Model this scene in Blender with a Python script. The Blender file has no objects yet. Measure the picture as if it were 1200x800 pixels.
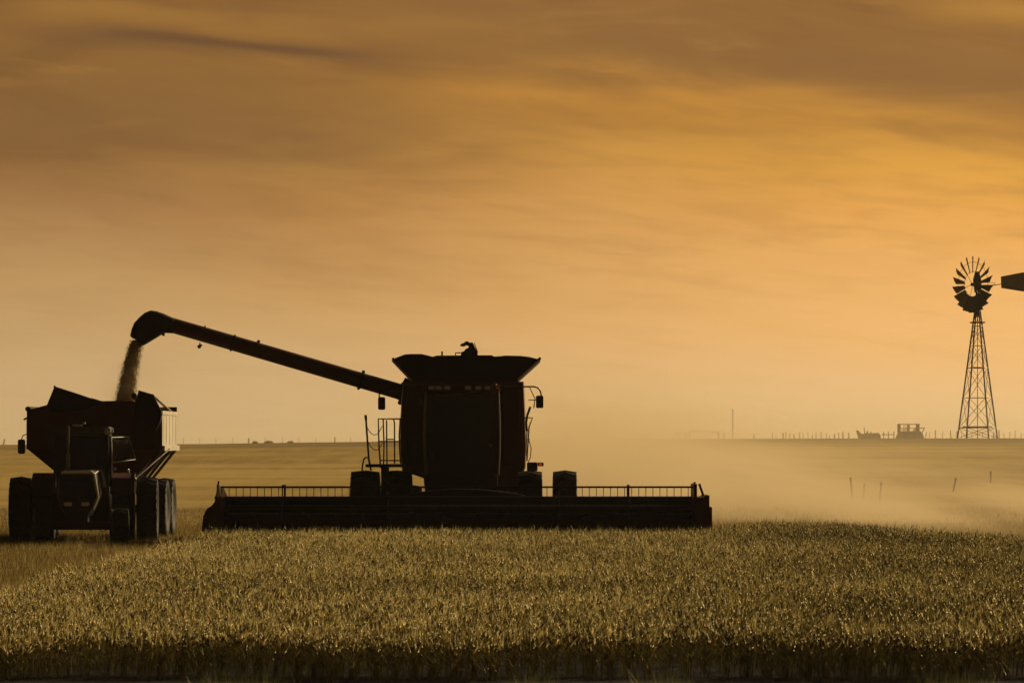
import bpy, math, random
import numpy as np
from math import radians, sin, cos, pi
from mathutils import Vector, Matrix

random.seed(7)
RNG = np.random.default_rng(11)
sc = bpy.context.scene
col = sc.collection

# ------------------------------------------------------------------ camera
H = 2.31                 # eye height above the flat near field (m)
F = 4320.0               # focal length in photo pixels (photo 1200 wide)
HY = 515.0               # eye level row in the photo
cam = bpy.data.cameras.new("camera")
cam.sensor_width = 36.0
cam.lens = F / 1200.0 * 36.0
cam.shift_y = (HY - 400.0) / 1200.0
cam.clip_start = 0.5
cam.clip_end = 8000.0
cam.dof.use_dof = True
cam.dof.focus_distance = 82.0
cam.dof.aperture_fstop = 8.0
camo = bpy.data.objects.new("camera", cam)
camo.location = (0, 0, H)
camo.rotation_euler = (radians(90), 0, 0)
col.objects.link(camo)
sc.camera = camo

# ------------------------------------------------------------------ colour management
vs = sc.view_settings
vs.view_transform = 'Standard'
vs.look = 'None'
vs.exposure = 0.0
vs.gamma = 1.0
vs.use_curve_mapping = False

# ------------------------------------------------------------------ sun and sky
SUN_AZ = radians(44)     # to the right of the view direction (+Y)
SUN_EL = radians(25)
sun = bpy.data.lights.new("sun", 'SUN')
sun.energy = 4.8
sun.color = (1.0, 0.78, 0.46)
sun.angle = radians(1.2)
suno = bpy.data.objects.new("sun", sun)
dirv = Vector((sin(SUN_AZ) * cos(SUN_EL), cos(SUN_AZ) * cos(SUN_EL), sin(SUN_EL)))
suno.rotation_euler = dirv.to_track_quat('Z', 'Y').to_euler()
suno.location = (60, 60, 60)
col.objects.link(suno)

def s2l(c):
    return tuple(((v / 255.0) / 12.92 if v / 255.0 <= 0.04045 else ((v / 255.0 + 0.055) / 1.055) ** 2.4) for v in c) + (1.0,)

class NT:
    """small helper to write node trees"""
    def __init__(self, tree):
        self.t = tree
        self.n = tree.nodes
        self.l = tree.links
    def node(self, typ, **kw):
        nd = self.n.new(typ)
        for k, v in kw.items():
            setattr(nd, k, v)
        return nd
    def put(self, nd, i, v):
        if v is None:
            return
        if hasattr(v, 'node'):
            self.l.new(v, nd.inputs[i])
        else:
            nd.inputs[i].default_value = v
    def m(self, op, a, b=None, c=None, clamp=False):
        nd = self.node('ShaderNodeMath', operation=op)
        nd.use_clamp = clamp
        self.put(nd, 0, a); self.put(nd, 1, b); self.put(nd, 2, c)
        return nd.outputs[0]
    def ramp(self, fac, stops, interp='LINEAR'):
        nd = self.node('ShaderNodeValToRGB')
        cr = nd.color_ramp
        cr.interpolation = interp
        while len(cr.elements) < len(stops):
            cr.elements.new(0.5)
        for e, (p, c) in zip(cr.elements, stops):
            e.position = p
            e.color = c if len(c) == 4 else tuple(c) + (1.0,)
        self.put(nd, 0, fac)
        return nd.outputs[0]
    def mix(self, fac, a, b, blend='MIX'):
        nd = self.node('ShaderNodeMix', data_type='RGBA', blend_type=blend)
        self.put(nd, 0, fac); self.put(nd, 6, a); self.put(nd, 7, b)
        return nd.outputs[2]
    def noise(self, vec, scale, detail=3, rough=0.5, dist=0.0):
        nd = self.node('ShaderNodeTexNoise')
        self.put(nd, 'Vector', vec)
        nd.inputs['Scale'].default_value = scale
        nd.inputs['Detail'].default_value = detail
        nd.inputs['Roughness'].default_value = rough
        nd.inputs['Distortion'].default_value = dist
        return nd.outputs[0]
    def comb(self, x, y, z=0.0):
        nd = self.node('ShaderNodeCombineXYZ')
        self.put(nd, 0, x); self.put(nd, 1, y); self.put(nd, 2, z)
        return nd.outputs[0]
    def mr(self, v, a, b, c=0.0, d=1.0, smooth=True):
        nd = self.node('ShaderNodeMapRange')
        nd.interpolation_type = 'SMOOTHSTEP' if smooth else 'LINEAR'
        nd.clamp = True
        self.put(nd, 0, v); self.put(nd, 1, a); self.put(nd, 2, b); self.put(nd, 3, c); self.put(nd, 4, d)
        return nd.outputs[0]

world = bpy.data.worlds.new("World")
sc.world = world
world.use_nodes = True
world.node_tree.nodes.clear()
W = NT(world.node_tree)
tc = W.node('ShaderNodeTexCoord')
sep = W.node('ShaderNodeSeparateXYZ')
W.l.new(tc.outputs['Generated'], sep.inputs[0])
x, y, z = sep.outputs
U = W.m('MULTIPLY', W.m('ARCTAN2', x, y), 4.32)          # kilo-"pixels" of azimuth, 0 = view centre
V = W.m('MULTIPLY', W.m('ARCSINE', z), 4.32)             # same unit of elevation
# streaked high cloud: stretched and slightly tilted (falls to the right)
tilt = W.m('ADD', V, W.m('MULTIPLY', U, 0.10))
big = W.noise(W.comb(W.m('MULTIPLY', U, 1.3), W.m('MULTIPLY', tilt, 4.2), 3.7), 1.0, 3, 0.5, 0.3)
mid = W.noise(W.comb(W.m('MULTIPLY', U, 2.6), W.m('MULTIPLY', tilt, 13.0), 9.1), 1.0, 4, 0.55, 0.5)
fine = W.noise(W.comb(W.m('MULTIPLY', U, 9.0), W.m('MULTIPLY', tilt, 60.0), 1.2), 1.0, 3, 0.5, 0.4)
wob = W.m('ADD', W.m('MULTIPLY', W.m('SUBTRACT', big, 0.5), 0.16), W.m('MULTIPLY', W.m('SUBTRACT', mid, 0.5), 0.05))
Vd = W.m('ADD', V, wob)
left = W.ramp(Vd, [(0.0, s2l((203, 170, 121))), (0.06, s2l((200, 164, 113))), (0.16, s2l((188, 146, 92))),
                   (0.27, s2l((160, 116, 69))), (0.37, s2l((138, 98, 50))), (0.50, s2l((138, 96, 45))),
                   (0.75, s2l((104, 78, 48))), (1.0, s2l((84, 68, 48)))])
right = W.ramp(Vd, [(0.0, s2l((233, 190, 132))), (0.05, s2l((238, 191, 128))), (0.14, s2l((244, 185, 112))),
                    (0.27, s2l((236, 169, 82))), (0.33, s2l((226, 161, 66))), (0.40, s2l((184, 127, 53))),
                    (0.50, s2l((154, 106, 50))), (0.75, s2l((120, 86, 50))), (1.0, s2l((88, 70, 50)))])
base = W.mix(W.mr(U, -0.62, 0.68), left, right)
# darker cloud bands high up, a brighter gap under them
hi = W.mr(V, 0.20, 0.46)
dark = W.m('MULTIPLY', hi, W.mr(mid, 0.42, 0.66))
base = W.mix(W.m('MULTIPLY', dark, 0.42), base, s2l((106, 70, 38)))
def streak(u0, v0, slope, hw, hl, warp=0.02):
    """one long cloud: distance to a tilted line, faded at its ends"""
    lv = W.m('SUBTRACT', V, W.m('ADD', v0, W.m('MULTIPLY', W.m('SUBTRACT', U, u0), slope)))
    lv = W.m('ADD', lv, W.m('MULTIPLY', W.m('SUBTRACT', mid, 0.5), warp * 2))
    a = W.mr(W.m('ABSOLUTE', lv), 0.0, hw, 1.0, 0.0)
    e = W.mr(W.m('ABSOLUTE', W.m('SUBTRACT', U, u0)), hl * 0.3, hl, 1.0, 0.0)
    return W.m('MULTIPLY', a, e)
base = W.mix(W.m('MULTIPLY', streak(-0.34, 0.458, -0.06, 0.018, 0.30, 0.015), 0.65), base, s2l((110, 77, 46)))
base = W.mix(W.m('MULTIPLY', streak(0.35, 0.44, -0.10, 0.075, 0.75, 0.05), 0.75), base, s2l((136, 95, 51)))
base = W.mix(W.m('MULTIPLY', streak(-0.32, 0.480, -0.05, 0.022, 0.26, 0.03), 0.5), base, s2l((164, 115, 50)))
base = W.mix(W.m('MULTIPLY', streak(0.16, 0.395, -0.08, 0.045, 0.36, 0.03), 0.8), base, s2l((196, 136, 55)))
base = W.mix(W.m('MULTIPLY', streak(-0.42, 0.36, -0.08, 0.06, 0.50, 0.05), 0.45), base, s2l((128, 90, 52)))
base = W.mix(W.m('MULTIPLY', streak(0.33, 0.300, -0.02, 0.012, 0.13, 0.01), 0.35), base, s2l((196, 140, 66)))
base = W.mix(W.m('MULTIPLY', streak(0.60, 0.500, -0.05, 0.035, 0.20, 0.02), 0.8), base, s2l((180, 127, 52)))
base = W.mix(W.m('MULTIPLY', streak(-0.50, 0.500, 0.05, 0.025, 0.10, 0.02), 0.45), base, s2l((164, 116, 50)))
base = W.mix(W.m('MULTIPLY', streak(-0.05, 0.480, -0.09, 0.02, 0.16, 0.02), 0.35), base, s2l((164, 116, 50)))
wisp = W.noise(W.comb(W.m('MULTIPLY', U, 3.2), W.m('MULTIPLY', W.m('ADD', V, W.m('MULTIPLY', U, 0.05)), 17.0), 5.5), 1.0, 5, 0.6, 0.9)
up = W.mr(V, 0.08, 0.34, 0.25, 1.0)
base = W.mix(W.m('MULTIPLY', W.m('MULTIPLY', W.mr(wisp, 0.50, 0.74), up), 0.22), base, s2l((116, 78, 44)))
base = W.mix(W.m('MULTIPLY', W.m('MULTIPLY', W.mr(wisp, 0.46, 0.26), up), 0.20), base, s2l((214, 152, 70)))
base = W.mix(W.m('MULTIPLY', W.m('MULTIPLY', W.mr(fine, 0.45, 0.72), up), 0.16), base, s2l((132, 92, 52)))
base = W.mix(W.m('MULTIPLY', streak(-0.33, 0.459, -0.07, 0.008, 0.20, 0.012), 0.55), base, s2l((98, 66, 42)))
# the sky away from the sun is much dimmer
caz = W.m('DIVIDE', W.m('ADD', W.m('MULTIPLY', x, sin(SUN_AZ)), W.m('MULTIPLY', y, cos(SUN_AZ))),
          W.m('SQRT', W.m('ADD', W.m('ADD', W.m('MULTIPLY', x, x), W.m('MULTIPLY', y, y)), 0.02)))
dim = W.m('MULTIPLY', W.mr(caz, -0.15, 0.55, 0.05, 1.0), W.mr(V, 0.6, 1.8, 1.0, 0.45))
base = W.mix(1.0, base, W.comb(dim, dim, dim), 'MULTIPLY')
bg = W.node('ShaderNodeBackground')
W.l.new(base, bg.inputs[0])
bg.inputs[1].default_value = 1.0
sky = W.node('ShaderNodeTexSky', sky_type='NISHITA')
sky.sun_disc = False
sky.sun_elevation = SUN_EL
sky.sun_rotation = SUN_AZ
sky.dust_density = 4.0
bg2 = W.node('ShaderNodeBackground')
W.l.new(sky.outputs[0], bg2.inputs[0])
bg2.inputs[1].default_value = 0.0015
add = W.node('ShaderNodeAddShader')
W.l.new(bg.outputs[0], add.inputs[0]); W.l.new(bg2.outputs[0], add.inputs[1])
wo = W.node('ShaderNodeOutputWorld')
W.l.new(add.outputs[0], wo.inputs[0])

sc.cycles.volume_step_rate = 1.0
sc.cycles.volume_max_steps = 96
sc.cycles.max_bounces = 6
sc.cycles.diffuse_bounces = 1
sc.cycles.glossy_bounces = 2
sc.cycles.transmission_bounces = 3
sc.cycles.transparent_max_bounces = 8
sc.cycles.volume_bounces = 0
sc.cycles.use_denoising = True
sc.cycles.sample_clamp_indirect = 4.0

# ------------------------------------------------------------------ materials
def material(name, base, rough=0.6, metal=0.0, wear=0.0, wear_col=(0.05, 0.035, 0.02), scale=6.0, spec=0.4, coat=0.0, bump=0.0):
    m = bpy.data.materials.new(name)
    m.use_nodes = True
    n = NT(m.node_tree)
    b = n.n['Principled BSDF']
    tc = n.node('ShaderNodeTexCoord')
    nz = n.noise(tc.outputs['Object'], scale, 4, 0.6)
    nz2 = n.noise(tc.outputs['Object'], scale * 5, 3, 0.6)
    c = n.mix(n.mr(nz, 0.35, 0.7, 0.0, wear), tuple(base) + (1,), tuple(wear_col) + (1,))
    n.l.new(c, b.inputs['Base Color'])
    n.put(b, 'Roughness', n.mr(nz2, 0.2, 0.8, max(rough - 0.12, 0.03), min(rough + 0.15, 1)))
    b.inputs['Metallic'].default_value = metal
    b.inputs['Specular IOR Level'].default_value = spec
    b.inputs['Coat Weight'].default_value = coat
    if bump:
        bp = n.node('ShaderNodeBump')
        bp.inputs['Strength'].default_value = bump
        n.l.new(nz2, bp.inputs['Height'])
        n.l.new(bp.outputs[0], b.inputs['Normal'])
    return m

def emissive(name, base, strength):
    m = material(name, base, 0.3)
    b = m.node_tree.nodes['Principled BSDF']
    b.inputs['Emission Color'].default_value = tuple(base) + (1,)
    b.inputs['Emission Strength'].default_value = strength
    return m

def glass(name, tint=(0.25, 0.24, 0.2), refl=0.06):
    m = bpy.data.materials.new(name)
    m.use_nodes = True
    n = NT(m.node_tree)
    n.n.clear()
    tr = n.node('ShaderNodeBsdfTransparent'); tr.inputs[0].default_value = tuple(tint) + (1,)
    gl = n.node('ShaderNodeBsdfGlossy'); gl.inputs['Roughness'].default_value = 0.08
    tc = n.node('ShaderNodeTexCoord')
    d = n.noise(tc.outputs['Object'], 3.0, 4, 0.6)
    n.l.new(n.ramp(d, [(0.3, (0.5, 0.5, 0.5)), (0.8, (0.8, 0.75, 0.65))]), gl.inputs[0])
    fr = n.node('ShaderNodeFresnel'); fr.inputs[0].default_value = 1.45
    mx = n.node('ShaderNodeMixShader')
    n.put(mx, 0, n.m('ADD', fr.outputs[0], refl - 0.04))
    n.l.new(tr.outputs[0], mx.inputs[1]); n.l.new(gl.outputs[0], mx.inputs[2])
    o = n.node('ShaderNodeOutputMaterial'); n.l.new(mx.outputs[0], o.inputs[0])
    return m

M = {
    'red': material('dusty_red_paint', (0.11, 0.010, 0.007), 0.42, 0, 0.5, (0.04, 0.02, 0.012), 1.5, 0.35),
    'dark_red': material('dark_red_paint', (0.06, 0.008, 0.006), 0.5, 0, 0.4, (0.05, 0.03, 0.018), 1.5, 0.3),
    'black': material('black_paint', (0.010, 0.009, 0.008), 0.55, 0, 0.4, (0.022, 0.016, 0.010), 2.0, 0.2),
    'rubber': material('tyre_rubber', (0.012, 0.011, 0.010), 0.62, 0, 0.5, (0.028, 0.020, 0.012), 4.0, 0.18, bump=0.3),
    'steel': material('worn_steel', (0.16, 0.14, 0.12), 0.42, 0.7, 0.4, (0.06, 0.045, 0.03), 5.0),
    'grey': material('grey_paint', (0.055, 0.05, 0.045), 0.5, 0, 0.3, (0.05, 0.04, 0.03), 3.0),
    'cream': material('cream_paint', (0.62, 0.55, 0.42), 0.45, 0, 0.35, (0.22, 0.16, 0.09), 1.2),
    'canvas': material('dark_canvas', (0.014, 0.010, 0.007), 0.85, 0, 0.4, (0.022, 0.016, 0.01), 3.0, 0.2),
    'tarp': material('rolled_tarp', (0.03, 0.022, 0.015), 0.75, 0, 0.4, (0.05, 0.035, 0.02), 3.0, 0.2),
    'rim': material('wheel_rim', (0.035, 0.03, 0.025), 0.6, 0.0, 0.5, (0.06, 0.045, 0.03), 4.0),
    'lens': material('lamp_lens', (0.55, 0.53, 0.48), 0.15, 0, 0.2, (0.15, 0.12, 0.09), 8.0, 0.8),
    'amber': material('amber_lens', (0.75, 0.28, 0.05), 0.2, 0, 0.1, (0.4, 0.15, 0.04), 8.0, 0.8),
    'red_lamp': emissive('lit_red_lens', (0.75, 0.06, 0.02), 0.5),
    'glass': glass('cab_glass'),
    'side_glass': glass('clear_side_glass', (0.5, 0.48, 0.4), 0.07),
    'mirror': material('mirror_glass', (0.25, 0.25, 0.25), 0.05, 1.0, 0.1),
    'galv': material('galvanised_steel', (0.10, 0.08, 0.055), 0.55, 0.5, 0.5, (0.05, 0.035, 0.02), 1.5),
    'wood': material('weathered_wood', (0.11, 0.08, 0.055), 0.9, 0, 0.5, (0.05, 0.035, 0.022), 2.0, 0.2),
    'pale_wood': material('bleached_wood', (0.34, 0.25, 0.12), 0.9, 0, 0.4, (0.15, 0.105, 0.05), 2.0, 0.2),
    'rust': material('rusty_iron', (0.09, 0.05, 0.028), 0.8, 0.1, 0.6, (0.04, 0.025, 0.015), 1.0, 0.2),
    'seat': material('seat_vinyl', (0.02, 0.018, 0.016), 0.6),
    'blue': material('blue_reflector', (0.05, 0.09, 0.45), 0.3),
    'hose': material('rubber_hose', (0.02, 0.02, 0.02), 0.5),
}

# ------------------------------------------------------------------ mesh helpers
def tag(o, label=None, cat=None, group=None, kind=None):
    if label: o['label'] = label
    if cat: o['category'] = cat
    if group: o['group'] = group
    if kind: o['kind'] = kind
    return o

def empty(name, loc, rz=0.0):
    o = bpy.data.objects.new(name, None)
    o.location = loc
    o.rotation_euler = (0, 0, rz)
    o.empty_display_size = 0.3
    col.objects.link(o)
    return o

def link_np(name, V_, faces, mat, parent=None, loc=(0, 0, 0)):
    me = bpy.data.meshes.new(name)
    me.from_pydata(V_, [], faces)
    me.update()
    o = bpy.data.objects.new(name, me)
    o.location = loc
    if mat: me.materials.append(mat)
    col.objects.link(o)
    if parent: o.parent = parent
    return o

class MB:
    def __init__(self, off=(0, 0, 0)):
        self.v = []
        self.f = []
        self.off = Vector(off)
    def add(self, vs_, fs_):
        n = len(self.v)
        self.v += [tuple(Vector(a) - self.off) for a in vs_]
        self.f += [tuple(i + n for i in f) for f in fs_]
        return self
    def hexa(self, p):           # 8 points: bottom loop 0-3, top loop 4-7
        return self.add(p, [(3, 2, 1, 0), (4, 5, 6, 7), (0, 1, 5, 4), (1, 2, 6, 5), (2, 3, 7, 6), (3, 0, 4, 7)])
    def box(self, x0, x1, y0, y1, z0, z1):
        return self.hexa([(x0, y0, z0), (x1, y0, z0), (x1, y1, z0), (x0, y1, z0),
                          (x0, y0, z1), (x1, y0, z1), (x1, y1, z1), (x0, y1, z1)])
    def cbox(self, x0, x1, y0, y1, z0, z1, c=0.03):   # box with chamfered vertical+horizontal front edges (octagonal in xz)
        pts = [(x0 + c, z0), (x1 - c, z0), (x1, z0 + c), (x1, z1 - c), (x1 - c, z1), (x0 + c, z1), (x0, z1 - c), (x0, z0 + c)]
        ins = [(x0 + 1.6 * c, z0 + .6 * c), (x1 - 1.6 * c, z0 + .6 * c), (x1 - .6 * c, z0 + 1.6 * c), (x1 - .6 * c, z1 - 1.6 * c),
               (x1 - 1.6 * c, z1 - .6 * c), (x0 + 1.6 * c, z1 - .6 * c), (x0 + .6 * c, z1 - 1.6 * c), (x0 + .6 * c, z0 + 1.6 * c)]
        loops = [[(a, y0, b) for a, b in ins], [(a, y0 + c * .7, b) for a, b in pts], [(a, y1 - c * .7, b) for a, b in pts], [(a, y1, b) for a, b in ins]]
        return self.loft(loops)
    def loft(self, loops, cap=True):
        n = len(loops[0])
        vs_ = [p for lp in loops for p in lp]
        fs_ = []
        for k in range(len(loops) - 1):
            for i in range(n):
                j = (i + 1) % n
                fs_.append((k * n + i, k * n + j, (k + 1) * n + j, (k + 1) * n + i))
        if cap:
            fs_.append(tuple(range(n - 1, -1, -1)))
            fs_.append(tuple((len(loops) - 1) * n + i for i in range(n)))
        return self.add(vs_, fs_)
    def prism(self, pts, y0, y1):            # polygon in xz extruded along y
        return self.loft([[(a, y0, b) for a, b in pts], [(a, y1, b) for a, b in pts]])
    def prism_yz(self, pts, x0, x1):         # polygon in yz extruded along x
        return self.loft([[(x0, a, b) for a, b in pts], [(x1, a, b) for a, b in pts]])
    def tube(self, pts, r, seg=8, closed=False):
        pts = [Vector(p) for p in pts]
        rs = r if isinstance(r, (list, tuple)) else [r] * len(pts)
        loops = []
        prev = None
        for i, p in enumerate(pts):
            a = pts[max(i - 1, 0)]; b = pts[min(i + 1, len(pts) - 1)]
            t = (b - a).normalized()
            up = Vector((0, 0, 1)) if abs(t.z) < 0.95 else Vector((0, 1, 0))
            if prev is None:
                s = t.cross(up).normalized()
            else:
                s = (prev - t * prev.dot(t)).normalized()
            prev = s
            w = s.cross(t)
            loops.append([tuple(p + (s * cos(2 * pi * k / seg) + w * sin(2 * pi * k / seg)) * rs[i]) for k in range(seg)])
        return self.loft(loops)
    def lathe_x(self, c, prof, seg=32):      # prof: (x offset, radius) rotated about the x axis through c
        loops = []
        for dx, r in prof:
            loops.append([(c[0] + dx, c[1] + r * cos(2 * pi * k / seg), c[2] + r * sin(2 * pi * k / seg)) for k in range(seg)])
        return self.loft(loops)
    def ball(self, c, r, seg=10, rings=6, sc_=(1, 1, 1)):
        loops = []
        for i in range(1, rings):
            t = pi * i / rings
            loops.append([(c[0] + r * sc_[0] * sin(t) * cos(2 * pi * k / seg), c[1] + r * sc_[1] * sin(t) * sin(2 * pi * k / seg), c[2] + r * sc_[2] * cos(t)) for k in range(seg)])
        return self.loft(loops)
    def build(self, name, mat, parent=None, smooth=35, bevel=0.0, each=False):
        if each:             # every connected piece becomes a part of its own
            par = list(range(len(self.v)))
            def find(a):
                while par[a] != a:
                    par[a] = par[par[a]]; a = par[a]
                return a
            for f in self.f:
                for q in f[1:]:
                    par[find(q)] = find(f[0])
            groups = {}
            for f in self.f:
                groups.setdefault(find(f[0]), []).append(f)
            out = []
            for fs in groups.values():
                used = sorted({q for f in fs for q in f}); ix = {q: i for i, q in enumerate(used)}
                m_ = MB(); m_.v = [self.v[q] for q in used]; m_.f = [tuple(ix[q] for q in f) for f in fs]
                out.append(m_.build(name, mat, parent, smooth, bevel))
            return out[0]
        me = bpy.data.meshes.new(name)
        me.from_pydata(self.v, [], self.f)
        me.update()
        import bmesh
        bm = bmesh.new(); bm.from_mesh(me)
        bmesh.ops.recalc_face_normals(bm, faces=bm.faces)
        bm.to_mesh(me); bm.free()
        if smooth:
            me.shade_smooth()
            me.set_sharp_from_angle(angle=radians(smooth))
        me.materials.append(M[mat] if isinstance(mat, str) else mat)
        o = bpy.data.objects.new(name, me)
        col.objects.link(o)
        if parent: o.parent = parent
        if bevel:
            b = o.modifiers.new('bevel', 'BEVEL'); b.width = bevel; b.segments = 2; b.limit_method = 'ANGLE'
        return o

def tyre_parts(parent, c, R, w, lugs=22, rim_r=None, steer=0.0, name='wheel', lug_h=0.035):
    """one wheel: part 'wheel' (empty-like hub mesh) with sub-parts tyre and rim"""
    rim_r = rim_r or R * 0.55
    t = MB()
    hw = w / 2
    prof = [(-hw * .72, rim_r), (-hw * .95, rim_r + (R - rim_r) * .25), (-hw, R * .86), (-hw * .93, R * .95), (-hw * .6, R - lug_h), (0, R - lug_h + .004),
            (hw * .6, R - lug_h), (hw * .93, R * .95), (hw, R * .86), (hw * .95, rim_r + (R - rim_r) * .25), (hw * .72, rim_r)]
    t.lathe_x((0, 0, 0), prof, 48)
    for side in (-1, 1):
        for k in range(lugs):
            a0 = 2 * pi * (k + (0.5 if side > 0 else 0)) / lugs
            da = 2 * pi / lugs * 0.55
            pts = []
            for (xx, aa) in ((0.0, a0), (side * hw * .98, a0 + da)):
                for r_ in (R - lug_h - .03, R if xx == 0 else R - .035):
                    for d in (-0.16, 0.16):
                        an = aa + d * 2 * pi / lugs
                        pts.append((xx, r_ * cos(an), r_ * sin(an)))
            p = pts
            t.hexa([p[0], p[1], p[5], p[4], p[2], p[3], p[7], p[6]])
    r = MB()
    r.lathe_x((0, 0, 0), [(-hw * .75, rim_r * 1.03), (-hw * .70, rim_r * .98), (-hw * .3, rim_r * .9), (-hw * .2, rim_r * .3), (-hw * .35, rim_r * .22), (-hw * .35, 0.02)], 28)
    r.lathe_x((0, 0, 0), [(hw * .75, rim_r * 1.03), (hw * .70, rim_r * .98), (hw * .3, rim_r * .9), (hw * .2, rim_r * .3), (hw * .35, rim_r * .22), (hw * .35, 0.02)], 28)
    hub = MB()
    hub.lathe_x((0, 0, 0), [(-hw * .55, .02), (-hw * .55, rim_r * .2), (hw * .55, rim_r * .2), (hw * .55, .02)], 14)
    ho = hub.build(name, 'rim', parent)
    ho.location = c
    ho.rotation_euler = (0, 0, steer)
    t.build('tyre', 'rubber', ho, 40)
    r.build('rim', 'rim', ho, 40)
    return ho

def P(px, py, d):
    """world point seen at photo pixel (px, py) at distance d"""
    return Vector(((px - 600.0) * d / F, d, H + (HY - py) * d / F))

def XZ(pts, d, o=(0, 0, 0)):
    return [((px - 600.0) * d / F - o[0], H + (HY - py) * d / F - o[2]) for px, py in pts]

# ------------------------------------------------------------------ terrain
CX = [-60, -30, -8.5, 10, 30, 60]
def crest_dy(px):
    return np.interp(px, [-400, 0, 200, 300, 450, 650, 900, 1250, 1700], [522, 521, 520.6, 519, 517.2, 514.6, 513.6, 513.2, 512.5])
DC = 225.0
def terrain(xw, d):
    xw = np.asarray(xw, float); d = np.asarray(d, float)
    pxc = 600 + xw / DC * F
    zc = H + (HY - crest_dy(pxc)) * DC / F
    zp = H + (HY - crest_dy(600 + xw / 700 * F)) * 700 / F - 0.25
    t = np.clip((d - 96) / (DC - 96), 0, 1)
    sm = 0.55 * t + 0.45 * t * t * (3 - 2 * t)
    z = zc * sm
    t2 = np.clip((d - DC) / (700 - DC), 0, 1)
    z = np.where(d > DC, zc + (zp - zc) * t2, z)
    t3 = np.clip((d - 700) / 3000, 0, 1)
    z = np.where(d > 700, zp - 12 * t3, z)
    # small roll of the far slope
    z = z + np.where((d > 100) & (d < 220), 0.05 * np.sin(d * 0.11 + xw * 0.02) * np.sin(xw * 0.05 + 1.0), 0)
    return z

def soil_material():
    m = bpy.data.materials.new('stubble_soil')
    m.use_nodes = True
    n = NT(m.node_tree)
    b = n.n['Principled BSDF']
    tc = n.node('ShaderNodeTexCoord')
    s = n.node('ShaderNodeSeparateXYZ'); n.l.new(tc.outputs['Object'], s.inputs[0])
    X, Y, Z = s.outputs
    rows = n.noise(n.comb(n.m('MULTIPLY', X, 0.9), n.m('MULTIPLY', Y, 0.10)), 1.0, 5, 0.6)
    swath = n.noise(n.comb(n.m('MULTIPLY', X, 0.05), n.m('MULTIPLY', Y, 0.045)), 1.0, 4, 0.55, 0.6)
    fine = n.noise(tc.outputs['Object'], 9.0, 5, 0.7)
    strip = n.noise(n.comb(n.m('MULTIPLY', X, 0.015), n.m('MULTIPLY', Y, 0.16), 4.0), 1.0, 3, 0.6)
    c = n.mix(n.mr(swath, 0.35, 0.65), (0.38, 0.25, 0.055, 1), (0.48, 0.33, 0.09, 1))
    c = n.mix(n.mr(strip, 0.42, 0.62, 0.0, 0.6), c, (0.24, 0.155, 0.042, 1))
    c = n.mix(n.mr(rows, 0.4, 0.65, 0.0, 0.45), c, (0.50, 0.36, 0.12, 1))
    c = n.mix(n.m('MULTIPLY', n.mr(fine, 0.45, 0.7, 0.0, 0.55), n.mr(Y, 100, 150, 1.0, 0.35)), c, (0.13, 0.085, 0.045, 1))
    crest = n.m('MULTIPLY', n.mr(Y, 196.0, 210.0), n.mr(Y, 236.0, 262.0, 1.0, 0.0))
    c = n.mix(n.m('MULTIPLY', crest, 0.6), c, (0.17, 0.12, 0.045, 1))
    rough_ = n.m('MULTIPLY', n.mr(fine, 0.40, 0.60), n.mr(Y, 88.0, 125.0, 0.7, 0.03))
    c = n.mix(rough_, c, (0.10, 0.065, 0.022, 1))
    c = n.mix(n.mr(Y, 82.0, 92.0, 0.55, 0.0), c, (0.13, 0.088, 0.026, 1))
    # soil darkened under the crop and before it: stem shade put into colour
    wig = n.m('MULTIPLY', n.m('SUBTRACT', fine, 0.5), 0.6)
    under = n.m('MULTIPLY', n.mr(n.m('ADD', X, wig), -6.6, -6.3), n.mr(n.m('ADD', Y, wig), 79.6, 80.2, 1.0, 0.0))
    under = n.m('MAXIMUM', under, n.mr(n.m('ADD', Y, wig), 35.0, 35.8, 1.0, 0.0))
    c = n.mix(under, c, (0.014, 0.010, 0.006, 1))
    n.l.new(c, b.inputs['Base Color'])
    b.inputs['Roughness'].default_value = 0.95
    b.inputs['Specular IOR Level'].default_value = 0.1
    bp = n.node('ShaderNodeBump'); bp.inputs['Strength'].default_value = 0.6; bp.inputs['Distance'].default_value = 0.05
    n.l.new(fine, bp.inputs['Height']); n.l.new(bp.outputs[0], b.inputs['Normal'])
    return m

def build_ground():
    ds = np.concatenate([np.linspace(-400, 0, 9), np.linspace(10, 90, 41), np.linspace(92, 240, 75), np.linspace(250, 760, 40), np.linspace(800, 4200, 30)])
    xs = np.concatenate([np.linspace(-3000, -150, 12), np.linspace(-120, 120, 97), np.linspace(150, 3000, 12)])
    Xg, Dg = np.meshgrid(xs, ds)
    Z = terrain(Xg, Dg)
    verts = np.stack([Xg, Dg, Z], -1).reshape(-1, 3)
    nx = len(xs)
    faces = []
    for j in range(len(ds) - 1):
        for i in range(nx - 1):
            a = j * nx + i
            faces.append((a, a + 1, a + nx + 1, a + nx))
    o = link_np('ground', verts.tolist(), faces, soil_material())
    o.data.shade_smooth()
    tag(o, 'harvested stubble ground running up to the low ridge', 'ground', kind='structure')
build_ground()

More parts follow.
